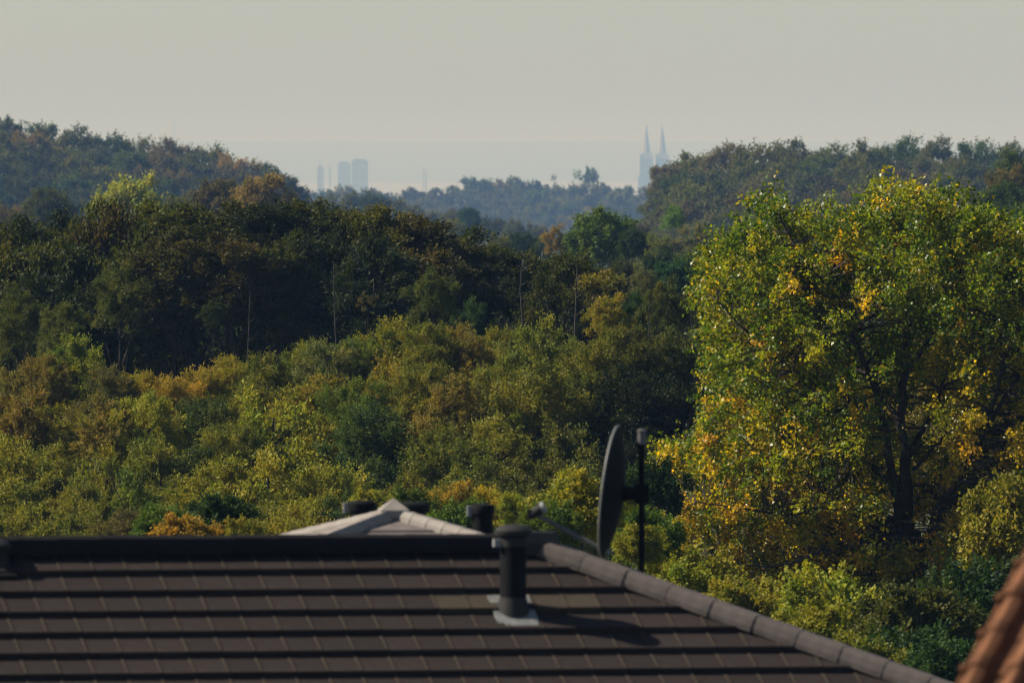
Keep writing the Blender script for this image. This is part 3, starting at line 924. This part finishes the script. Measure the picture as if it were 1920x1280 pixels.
# ------------------------------------------------------------------ tile shapes
TW, TG, TL = 0.30, 0.335, 0.40          # tile width, gauge, length
def flat_tile():
    b = MB()
    b.box(-TW / 2 + .002, TW / 2 - .002, 0, TL, -0.018, 0.0)
    b.box(-TW / 2 + .002, TW / 2 - .002, -0.004, 0.035, -0.062, 0.002)          # thick nose
    b.box(TW / 2 - .020, TW / 2 - .008, 0.001, TL, -0.002, 0.008)              # side rib with a groove
    b.box(-TW / 2 + .006, -TW / 2 + .014, 0.001, TL, -0.002, 0.0035)
    return b
TILE = flat_tile().mesh('roof_tile')
TILE.materials.append(M['tile'])
TILE.materials.append(M['tile_rib_sunlit'])
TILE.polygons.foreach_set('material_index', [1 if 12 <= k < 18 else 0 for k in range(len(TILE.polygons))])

def clipped(me, co, no):
    bm = bmesh.new()
    bm.from_mesh(me)
    bmesh.ops.bisect_plane(bm, geom=bm.verts[:] + bm.edges[:] + bm.faces[:], plane_co=co, plane_no=no, clear_outer=True)
    bmesh.ops.holes_fill(bm, edges=[e for e in bm.edges if e.is_boundary], sides=0)
    if not bm.verts:
        bm.free()
        return None
    m2 = bpy.data.meshes.new(me.name)
    bm.to_mesh(m2)
    bm.free()
    for m_ in me.materials:
        m2.materials.append(m_)
    return m2

# ------------------------------------------------------------------ the house with the brown tiled roof
PHI = R(14.5)
PIT = R(30)
J = P(1000, 1012, 86.4)                    # right end of the ridge
HG = ground(J.x, J.y)
house = empty('house', (J.x, J.y, HG), (0, 0.004, PHI))
tag(house, 'house with dark brown tiled hip roof filling the foreground', 'house')
RZ = J.z - HG - 0.13                     # deck height at the ridge
HIPR = 1.52                              # the end slope is flatter than the front
XL, HD = -11.0, 4.6                      # ridge length to the left, half depth
EZ = RZ - HD * math.tan(PIT)
bpy.context.view_layer.update()
HM = house.matrix_world.copy()
HI = HM.inverted()
# deck
A, B_ = (XL, 0, RZ), (0, 0, RZ)
c = [(XL - HD, -HD, EZ), (HD * HIPR, -HD, EZ), (HD * HIPR, HD, EZ), (XL - HD, HD, EZ)]
roof = MB().add([A, B_] + c, [(0, 2, 3, 1), (1, 3, 4), (1, 4, 5, 0), (0, 5, 2), (2, 5, 4, 3)]).obj('roof', M['deck'], house)
wl = MB().box(XL - HD + .5, HD * HIPR - .5, -HD + .5, HD - .5, -0.5, EZ - 0.01).obj('wall', M['plaster'], house)
for k in range(5):
    x = -12 + k * 3.6
    fr = MB().box(x, x + 1.2, -HD + .46, -HD + .53, EZ - 1.9, EZ - 0.6).obj('window', M['wood'], house)
    MB().box(x + .08, x + 1.12, -HD + .445, -HD + .458, EZ - 1.82, EZ - 0.68).obj('pane', M['glass'], fr)
ROT = PIT - R(8.5)
up = Vector((0, math.cos(PIT), math.sin(PIT)))
nor = Vector((0, -math.sin(PIT), math.cos(PIT)))
S0 = 0.325                               # first nose below the ridge, along the slope
def slope_pt(u_, s_, h=0.0):
    return Vector((u_, 0, RZ)) - up * s_ + nor * h
rr = random.Random(3)
TM = Matrix.Rotation(ROT, 4, 'X')
U0 = 0.07
stuff_tiles = MB()
for row in range(15):
    s_ = S0 + row * TG
    for kx in range(-52, 26):
        u_ = U0 + (kx + 0.5) * TW + (0.5 * TW if False else 0)
        o_ = slope_pt(u_, s_, 0.074 + rr.uniform(-.0015, .0015))
        hipx = HIPR * s_ * math.cos(PIT)
        if u_ - TW > hipx or u_ < XL - hipx / HIPR - 0.2:
            continue
        wpt = HM @ o_
        px = 960 + wpt.x / wpt.y * F
        mtx = Matrix.Translation(o_) @ TM
        if -70 < px < 1920 and row < 8:
            me = TILE
            if u_ + TW / 2 > hipx - HIPR * TL * math.cos(PIT):
                # cut along the hip: keep x < -y (plan)
                inv = mtx.inverted()
                n_l = (mtx.to_3x3().transposed() @ Vector((1, HIPR, 0)).normalized())
                me = clipped(TILE, inv @ Vector((0, 0, RZ)), n_l)
                if me is None:
                    continue
            t_ = new_obj('roof_tile', me, None, roof)
            t_.matrix_local = mtx @ Matrix.Rotation(rr.uniform(-.004, .004), 4, 'Z')
            if me is TILE and row == 2 and 830 < px < 1110 and not 930 < px < 985:
                m3 = TILE.copy()
                m3.materials.clear()
                m3.materials.append(M['tile_stain'])
                m3.materials.append(M['tile_rib_sunlit'])
                t_.data = m3
        elif row >= 8 or px <= -70:
            if u_ + TW < hipx:
                stuff_tiles.box(-TW / 2, TW / 2, 0, TL, -.018, 0, mtx)
st = stuff_tiles.obj('tile_field', M['tile'], roof)
st['kind'] = 'stuff'
# ridge caps
RP = [(-0.135, -0.075), (-0.128, -0.04), (-0.095, 0.07), (-0.035, 0.095), (0.035, 0.095), (0.095, 0.07), (0.128, -0.04), (0.135, -0.075)]
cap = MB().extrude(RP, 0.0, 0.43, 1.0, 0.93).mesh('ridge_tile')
cap.materials.append(M['ridge_shaded'])
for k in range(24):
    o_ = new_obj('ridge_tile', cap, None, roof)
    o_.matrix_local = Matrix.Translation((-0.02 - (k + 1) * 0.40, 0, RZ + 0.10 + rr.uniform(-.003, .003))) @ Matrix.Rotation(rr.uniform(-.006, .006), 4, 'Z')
# hip caps
hd = Vector((HIPR, -1, -math.tan(PIT))).normalized()
def frame_from(xa, zhint):
    xa = xa.normalized()
    ya = Vector(zhint).cross(xa).normalized()
    za = xa.cross(ya)
    return Matrix((xa, ya, za)).transposed().to_4x4()
HPF = [(-0.165, -0.075), (-0.158, -0.03), (-0.125, 0.04), (-0.085, 0.075), (0.085, 0.075), (0.125, 0.04), (0.158, -0.03), (0.165, -0.075)]
hcap = MB().extrude(HPF, 0.0, 0.44, 0.955, 1.0).mesh('hip_tile')
hcap.materials.append(M['ridge'])
FH = frame_from(hd, (0, 0, 1))
for k in range(20):
    o_ = new_obj('hip_tile', hcap, None, roof)
    o_.matrix_local = Matrix.Translation(Vector((0.02, 0, RZ + 0.075)) + hd * (0.02 + k * 0.425)) @ FH @ Matrix.Rotation(rr.uniform(-.008, .008), 4, 'Z')
# cap block where ridge meets hips
MB().extrude([(-0.16, -0.10), (-0.14, 0.0), (-0.09, 0.10), (0.09, 0.10), (0.14, 0.0), (0.16, -0.10)], -0.16, 0.17).obj('ridge_end_cap', M['dark_metal'], roof).location = (0, 0, RZ + 0.105)
# other two hips and the right slope courses
for sx, hx in ((1, Vector((HIPR, 1, -math.tan(PIT)))), (-1, Vector((-1, -1, -math.tan(PIT)))), (-1, Vector((-1, 1, -math.tan(PIT))))):
    f_ = frame_from(hx, (0, 0, 1))
    for k in range(15):
        o_ = new_obj('hip_tile', hcap, None, roof)
        o_.matrix_local = Matrix.Translation(Vector((0 if sx > 0 else XL, 0, RZ + 0.075)) + hx.normalized() * (0.02 + k * 0.425)) @ f_
rs = MB()
PIR = math.atan(math.tan(PIT) / HIPR)
for row in range(19):
    s_ = S0 + row * TG
    xx, zz = s_ * math.cos(PIR), RZ - s_ * math.sin(PIR)
    Mx = Matrix.Translation((xx, 0, zz)) @ Matrix.Rotation(math.pi / 2, 4, 'Z') @ Matrix.Rotation(PIR - R(4), 4, 'X')
    hw = xx / HIPR - .12
    rs.box(-hw, hw, 0, TL, 0.02, 0.04, Mx)
rs.obj('side_courses', M['tile'], roof)['kind'] = 'stuff'
MB().box(XL - HD - .08, HD * HIPR + .08, -HD - .12, -HD - .002, EZ - .14, EZ + .0).obj('gutter', M['dark_metal'], house)

def on_front(px, py):
    """local point of the front slope seen at a pixel"""
    o0, d0 = Vector((0, 0, EYE)), (P(px, py, 86) - Vector((0, 0, EYE)))
    a, b = HI @ o0, HI @ (o0 + d0)
    dr = b - a
    t = (Vector((0, 0, RZ + 0.05)) - a).dot(nor) / dr.dot(nor)
    return a + dr * t

# flue pipe through the roof
def flue(px, py, name, h, base='lead'):
    p = on_front(px, py)
    fr = empty('x', (0, 0, 0))
    bpy.data.objects.remove(fr)
    e = MB().lathe([(0.118, -0.15), (0.118, h - 0.05)], 24, p).obj(name, M['black_metal'], house, True)
    Mx = Matrix.Translation(p) @ Matrix.Rotation(PIT, 4, 'X')
    MB().box(-.19, .19, -.25, .22, -0.012, 0.014, Mx).box(-.13, .17, -.30, -.20, 0.012, 0.026, Mx).obj('flashing', M[base], e)
    MB().lathe([(0.155, -0.06), (0.14, 0.03), (0.126, 0.08), (0.121, 0.11)], 24, p).obj('collar', M['dark_metal'], e, True)
    MB().lathe([(0.130, h - 0.14), (0.132, h - 0.10), (0.132, h - 0.07), (0.13, h - 0.06)], 24, p).obj('band', M['dark_metal'], e, True)
    MB().lathe([(0.155, h - 0.045), (0.165, h - 0.03), (0.165, h + 0.005), (0.13, h + 0.04), (0.05, h + 0.055)], 24, p).obj('cap', M['dark_metal'], e, True)
    MB().box(p.x - .185, p.x - .115, p.y - .04, p.y + .02, p.z + h - .14, p.z + h - .07).obj('bracket', M['grey_metal'], e)
    return e
flue(962, 1142, 'flue_pipe', 0.70)
flue(-14, 1050, 'flue_pipe', 0.13, 'black_metal')

# ------------------------------------------------------------------ satellite dish on its mast
D2 = 87.8
mt, mb_ = P(1203, 806, D2), P(1203, 1090, D2)
dish = empty('satellite_dish', (mb_.x, mb_.y, mb_.z - 0.25))
tag(dish, 'dark satellite dish on a black mast behind the brown hip tiles', 'satellite dish')
DO = Vector(dish.location)
PM = D2 / F
MB().tube([(0, 0, -0.05), (0, 0, mt.z - DO.z - 0.12)], 0.031, 12).obj('mast', M['black_metal'], dish, True)
MB().lathe([(0.035, -0.13), (0.036, -0.12), (0.036, -0.02), (0.043, -0.015), (0.043, 0.0), (0.02, 0.01)], 14, (0, 0, mt.z - DO.z)).obj('mast_cap', M['arm_grey'], dish, True)
MB().box(-.09, .09, -.09, .09, -0.22, -0.04).box(-.03, .03, -.03, .03, -.1, .1).obj('mast_foot', M['dark_metal'], dish)
MB().tube([(0, 0, 0.20), (0, 0, 0.26)], 0.046, 12).obj('mast_clamp', M['dark_metal'], dish, True)
# reflector: shallow bowl, facing left and up, turned a little away from us
dc = P(1143, 921, D2) - DO
nrm_d = Vector((-0.97, 0.15, 0.115)).normalized()
zf = nrm_d
xf = Vector((0, 1, 0)).cross(zf).normalized()
yf = zf.cross(xf)
DM = Matrix((xf, yf, zf)).transposed().to_4x4()
DM.translation = dc
RR = 0.585
bm = MB()
n = 40
rings = [0.0, 0.2, 0.4, 0.6, 0.8, 0.93, 1.0]
v, f = [], []
def bowl(r, off):
    return 0.11 * r * r - 0.11 + off
prof = [(r, bowl(r, 0.0)) for r in rings] + [(1.035, 0.004), (1.035, -0.022), (1.0, -0.022)] + [(r, bowl(r, -0.018)) for r in reversed(rings[:-1])]
for r, z in prof:
    for k in range(n):
        a = 2 * math.pi * k / n
        v.append(DM @ Vector((r * RR * math.cos(a), r * RR * math.sin(a) * 0.93, z)))
for i in range(len(prof) - 1):
    for k in range(n):
        a, b = i * n + k, i * n + (k + 1) % n
        f.append((a, b, b + n, a + n))
bm.add(v, f)
bm.obj('reflector', M['dish'], dish, True)
# rim
rim = [DM @ Vector((1.03 * RR * math.cos(2 * math.pi * k / n), 1.03 * RR * math.sin(2 * math.pi * k / n) * 0.93, -0.008)) for k in range(n + 1)]
MB().tube(rim, 0.013, 6, False).obj('rim', M['rim'], dish, True)
bk = dc - nrm_d * 0.16
mz = P(1203, 925, D2).z - DO.z
MB().tube([dc - nrm_d * 0.09, bk, Vector((0, 0, mz))], [0.10, 0.07, 0.05], 8).obj('bracket', M['black_metal'], dish)
MB().box(-.07, .07, -.07, .07, mz - .09, mz + .09).obj('bracket_clamp', M['black_metal'], dish)
a0, a1 = P(1138, 1034, D2) - DO, P(1000, 962, D2) - DO
a1.y = a0.y + 0.12
MB().tube([a0, a0.lerp(a1, .5), a1], [0.024, 0.022, 0.020], 8).obj('feed_arm', M['arm_grey'], dish, True)
MB().lathe([(0.03, -0.02), (0.034, 0.02)], 12, a0).obj('arm_joint', M['grey_metal'], dish, True)
dirn = (dc - a1).normalized()
rc = MB()
rc.tube([a1 + Vector((-.02, 0, -.02)), a1 + dirn * 0.10 + Vector((-.01, 0, .02))], [0.045, 0.05], 12)
rc.box(a1.x - .055, a1.x + .01, a1.y - .04, a1.y + .04, a1.z - .06, a1.z + .03)
rc.obj('receiver', M['dark_metal'], dish)
MB().tube([a1 + dirn * 0.09 + Vector((-.01, 0, .02)), a1 + dirn * 0.12 + Vector((-.01, 0, .022))], 0.055, 12).obj('receiver_cap', M['grey_metal'], dish, True)

# ------------------------------------------------------------------ house behind with the pale hip tiles
AP = P(738, 962, 93)
G2 = ground(AP.x, AP.y)
h2 = empty('hipped_house', (AP.x, AP.y, G2), (0, 0, R(7)))
tag(h2, 'house behind the ridge, only the peak of its roof with pale hip tiles showing', 'house')
Z2 = AP.z - G2 - 0.05
P2 = R(16.5)
HB = 1.25
BK = HB
E2 = Z2 - HB * math.tan(P2)
r2 = MB().add([(0, 0, Z2), (-HB, -HB, E2), (HB, -HB, E2), (HB, BK, E2), (-HB, BK, E2)], [(0, 1, 2), (0, 2, 3), (0, 3, 4), (0, 4, 1), (1, 4, 3, 2)]).obj('roof', M['deck'], h2)
MB().box(-HB + .2, HB - .2, -HB + .2, BK - .2, -0.5, E2 - .01).obj('wall', M['plaster'], h2)
M['tile_b'] = mat('tile_b', (0.15, 0.125, 0.115), 0.8, 0.25, 8.0, bump=0.2, randomize=0.1)
for row in range(3):
    d0 = 0.12 + row * 0.34
    for side in range(1):
        Mx = Matrix.Rotation(side * math.pi / 2, 4, 'Z') @ Matrix.Translation((0, -d0 - .34, Z2 - (d0 + .34) * math.tan(P2) + 0.03)) @ Matrix.Rotation(P2 - R(2.5), 4, 'X')
        hw = d0 + .30
        MB().add([Mx @ Vector(q) for q in [(-hw, 0, -.02), (hw, 0, -.02), (hw - .34, .38, -.02), (-hw + .34, .38, -.02), (-hw, 0, .01), (hw, 0, .01), (hw - .34, .38, .01), (-hw + .34, .38, .01)]],
                 [(3, 2, 1, 0), (4, 5, 6, 7), (0, 1, 5, 4), (1, 2, 6, 5), (2, 3, 7, 6), (3, 0, 4, 7)]).obj('tile_course', M['tile_b'], r2)
PC = [(-0.09, -0.05), (-0.08, 0.0), (-0.04, 0.05), (0.04, 0.05), (0.08, 0.0), (0.09, -0.05)]
pcap = MB().extrude(PC, 0.0, 0.24, 0.92, 1.0).mesh('hip_tile')
pcap.materials.append(M['pale_ridge'])
for sx, sy in ((-1, -1), (1, -1), (1, 1), (-1, 1)):
    dv = Vector((sx, sy, -math.tan(P2))).normalized()
    fr = frame_from(dv, (0, 0, 1))
    for k in range(int(HB * 1.45 / 0.2)):
        o_ = new_obj('hip_tile', pcap, None, r2)
        o_.matrix_local = Matrix.Translation(Vector((0, 0, Z2 + 0.06)) + dv * (0.03 + k * 0.2)) @ fr
MB().add([(0, 0, .115), (-.14, -.14, .0), (.14, -.14, .0), (.14, .14, .0), (-.14, .14, .0), (-.14, -.14, -.07), (.14, -.14, -.07), (.14, .14, -.07), (-.14, .14, -.07)],
         [(0, 1, 2), (0, 2, 3), (0, 3, 4), (0, 4, 1), (1, 5, 6, 2), (2, 6, 7, 3), (3, 7, 8, 4), (4, 8, 5, 1), (5, 8, 7, 6)]).obj('peak_cap', M['pale_ridge'], r2).location = (0, 0, Z2 + .085)
def vent(px, py, d, w, label, boxy=False, lit=True):
    t = P(px, py, d)
    loc = h2.matrix_basis.inverted() @ t
    r = w / F * d / 2
    zr = Z2 - max(abs(loc.x), abs(loc.y)) * math.tan(P2)
    e = MB().lathe([(r * .82, zr - loc.z - .05), (r * .82, -.05)], 20, loc).obj('roof_vent', M['black_metal'], h2, True)
    e['label'] = label
    MB().lathe([(r * .98, -.09), (r, -.08), (r, -.015), (r * .9, 0.0), (r * .4, .012)], 20, loc).obj('cap', M['black_metal'], e, True)
    MB().box(loc.x - r * 1.28, loc.x - r * .97, loc.y - .03, loc.y + .03, loc.z - .11, loc.z - .01).obj('lit_edge', M['grey_metal'], e)  # light grey strip added to draw the vent's sunlit left edge
bpy.context.view_layer.update()
vent(678, 940, 93.8, 54, 'round black roof vent left of the pale roof peak')
vent(772, 943, 93.9, 66, 'wide black roof vent just behind the pale roof peak')
vent(905, 946, 93.7, 46, 'boxy black roof vent right of the pale roof peak')

# ------------------------------------------------------------------ terracotta roof corner at the right
PHB, PB = R(22), R(31)
VP = P(1866, 1166, 50.4)
GB = ground(VP.x, VP.y)
hb = empty('terracotta_house', (VP.x, VP.y, GB), (0, 0, -PHB))
tag(hb, 'neighbouring house with weathered terracotta pantile roof cut by the bottom right corner', 'house')
ZB = VP.z - GB
upb = Vector((0, math.cos(PB), math.sin(PB)))
nb = Vector((0, -math.sin(PB), math.cos(PB)))
def bpt(x, s, h=0):       # s measured down the slope from the reference point
    return Vector((x, 0, ZB)) - upb * s + nb * h
sU, sD, WX = -2.6, 4.2, 7.0
a_, b_, c_, d_ = bpt(.06, sU, -.06), bpt(WX, sU, -.06), bpt(WX, sD, -.06), bpt(.06, sD, -.06)
back = 2 * (a_.y - c_.y) + c_.y
rb2 = MB().add([a_, b_, c_, d_, Vector((.06, back, d_.z)), Vector((WX, back, c_.z))], [(0, 3, 2, 1), (0, 1, 5, 4), (3, 4, 5, 2), (0, 4, 3), (1, 2, 5)]).obj('roof', M['deck'], hb)
MB().box(.35, WX - .3, c_.y + .5, back - .5, -.5, d_.z - .02).obj('wall', M['plaster'], hb)
TWB, TGB = 0.225, 0.335
pf = [(-0.02, -.03), (0.0, 0.02), (0.03, 0.062), (0.075, 0.078), (0.115, 0.055), (0.14, 0.012), (0.18, 0.0), (0.222, 0.004)]
pt = MB()
nn_ = len(pf)
v = []
for (y_, lift) in ((0.0, 0.018), (0.40, 0.0)):
    v += [(x, y_, z + lift) for x, z in pf]
    v += [(x, y_, z + lift - .014) for x, z in pf]
f = []
for k in range(nn_ - 1):
    f += [(k, k + 1, 2 * nn_ + k + 1, 2 * nn_ + k), (nn_ + k + 1, nn_ + k, 3 * nn_ + k, 3 * nn_ + k + 1), (k + 1, k, nn_ + k, nn_ + k + 1), (2 * nn_ + k, 2 * nn_ + k + 1, 3 * nn_ + k + 1, 3 * nn_ + k)]
f += [(0, 2 * nn_, 3 * nn_, nn_), (nn_ - 1, 2 * nn_ - 1, 4 * nn_ - 1, 3 * nn_ - 1)]
PAN = pt.add(v, f).mesh('roof_tile', True)
PAN.materials.append(M['terracotta'])
vt = MB().add(v, f)
vt.box(-.034, -.016, 0.0, .40, -.10, .015)
vt.box(-.042, -.012, 0.0, .05, -.11, .045)
VER = vt.mesh('verge_tile')
VER.materials.append(M['terracotta'])
for row in range(20):
    s_ = sD - row * TGB
    if s_ < sU + .2:
        break
    for kx in range(9):
        o_ = new_obj('roof_tile' if kx else 'verge_tile', PAN if kx else VER, None, rb2)
        o_.matrix_local = Matrix.Translation(bpt(kx * TWB + rr.uniform(-.003, .003), s_, rr.uniform(-.003, .003))) @ Matrix.Rotation(PB, 4, 'X')
MB().add([bpt(x, s, h) for x in (.0, .05) for s, h in ((sU, -.02), (sD, -.02), (sD, -.22), (sU, -.22))], [(0, 1, 2, 3), (7, 6, 5, 4), (0, 4, 5, 1), (1, 5, 6, 2), (2, 6, 7, 3), (3, 7, 4, 0)]).obj('barge_board', M['wood'], hb)

# ------------------------------------------------------------------ the far city in the haze
CD = 18000.0
def far(px, w):
    return (px - 960) / F * CD, w / F * CD
GZ = ground(0, CD)
cx, _ = far(1226, 1)
cath = empty('cathedral', (cx, CD, GZ))
tag(cath, 'hazy cathedral with two tall pointed spires on the horizon', 'cathedral')
def zpx(py):
    return P(960, py, CD).z - GZ
for k, px in enumerate((1211.5, 1241.5)):
    x = far(px, 1)[0] - cx
    y = 0 if k == 0 else 26
    hw = 13.5
    z1, z2, z3 = zpx(326), zpx(297), zpx(287)
    b = MB()
    b.box(x - hw, x + hw, y - hw, y + hw, 0, z1)
    b.box(x - hw + 1.2, x + hw - 1.2, y - hw + 1.2, y + hw - 1.2, z1, z2)
    b.add([(x + sx * q, y + sy * q, z) for q, z in ((hw - 1.4, z2), (8.2, z3)) for sx, sy in ((-1, -1), (1, -1), (1, 1), (-1, 1))], [(0, 1, 5, 4), (1, 2, 6, 5), (2, 3, 7, 6), (3, 0, 4, 7), (4, 5, 6, 7)])
    for sx in (-1, 1):
        for sy in (-1, 1):
            b.box(x + sx * hw - 1.6, x + sx * hw + 1.6, y + sy * hw - 1.6, y + sy * hw + 1.6, 0, z1 - 6)
    tw_ = b.obj('tower', M['stone'], cath)
    s_ = MB()
    s_.lathe([(8.4, z3 - 3), (6.3, zpx(272)), (3.4, zpx(252)), (1.6, zpx(240)), (1.9, zpx(238.5)), (0.5, zpx(234)), (0.25, zpx(231))], 8, (x, y, 0))
    s_.obj('spire', M['stone'], tw_)
    for sx in (-1, 1):
        for sy in (-1, 1):
            MB().lathe([(2.2, z1 - 6), (2.0, z2 - 2), (0.2, z3 + 3)], 6, (x + sx * (hw - 2.2), y + sy * (hw - 2.2), 0)).obj('pinnacle', M['stone'], tw_)
nz_ = zpx(338)
MB().add([(-12, 30, 0), (30, 30, 0), (30, 150, 0), (-12, 150, 0), (-12, 30, nz_ - 16), (30, 30, nz_ - 16), (30, 150, nz_ - 16), (-12, 150, nz_ - 16), (9, 30, nz_), (9, 150, nz_)],
         [(0, 1, 5, 4), (1, 2, 6, 5), (2, 3, 7, 6), (3, 0, 4, 7), (4, 5, 8), (6, 7, 9), (5, 6, 9, 8), (7, 4, 8, 9)]).obj('nave', M['stone'], cath)

def tower(name, px0, px1, py, label, dep=26, d=CD, mast=None, steps=True):
    x0, x1 = (px0 - 960) / F * d, (px1 - 960) / F * d
    xc = (x0 + x1) / 2
    g = ground(xc, d)
    e = empty(name, (xc, d, g))
    z = P(960, py, d).z - g
    w = (x1 - x0) / 2
    MB().box(-w, w, -dep / 2, dep / 2, 0, z).obj('shaft', M['concrete'], e)
    if steps:
        MB().box(-w * .75, w * .6, -dep / 3, dep / 3, z, z + 3).obj('roof_plant', M['concrete'], e)
        for k in range(int(z // 14)):
            MB().box(-w - .25, w + .25, -dep / 2 - .25, dep / 2 + .25, 8 + k * 14, 9.2 + k * 14).obj('floor_band', M['stone'], e)
    if mast:
        MB().tube([(0, 0, z), (0, 0, z + mast)], [1.1, 0.5], 6).obj('mast', M['stone'], e)
    tag(e, label, 'tower')
tower('office_tower', 660, 690, 301, 'taller slab of the hazy high-rise pair on the horizon', 30)
tower('office_tower', 634, 658, 306, 'lower slab of the hazy high-rise pair on the horizon', 30, 18200)
tower('office_tower', 595, 607, 313, 'narrow hazy tower with thin mast left of the high-rise pair', 18, 18250, 12)
tower('chimney_tower', 617.5, 620, 312, 'slim hazy chimney between narrow tower and high-rise pair', 5, 18400, None, False)
tower('church_tower', 793, 794.6, 322, 'faint thin twin mast above the hazy ridge, left one', 4, 17300, 6, False)
tower('church_tower', 797.5, 800, 326, 'faint small church tower above the hazy ridge, beside the thin mast', 6, 17400, 8, False)
tower('radio_mast', 326.5, 327.7, 240, 'very faint tall mast over the left hill skyline', 3, 21500, 20, False)
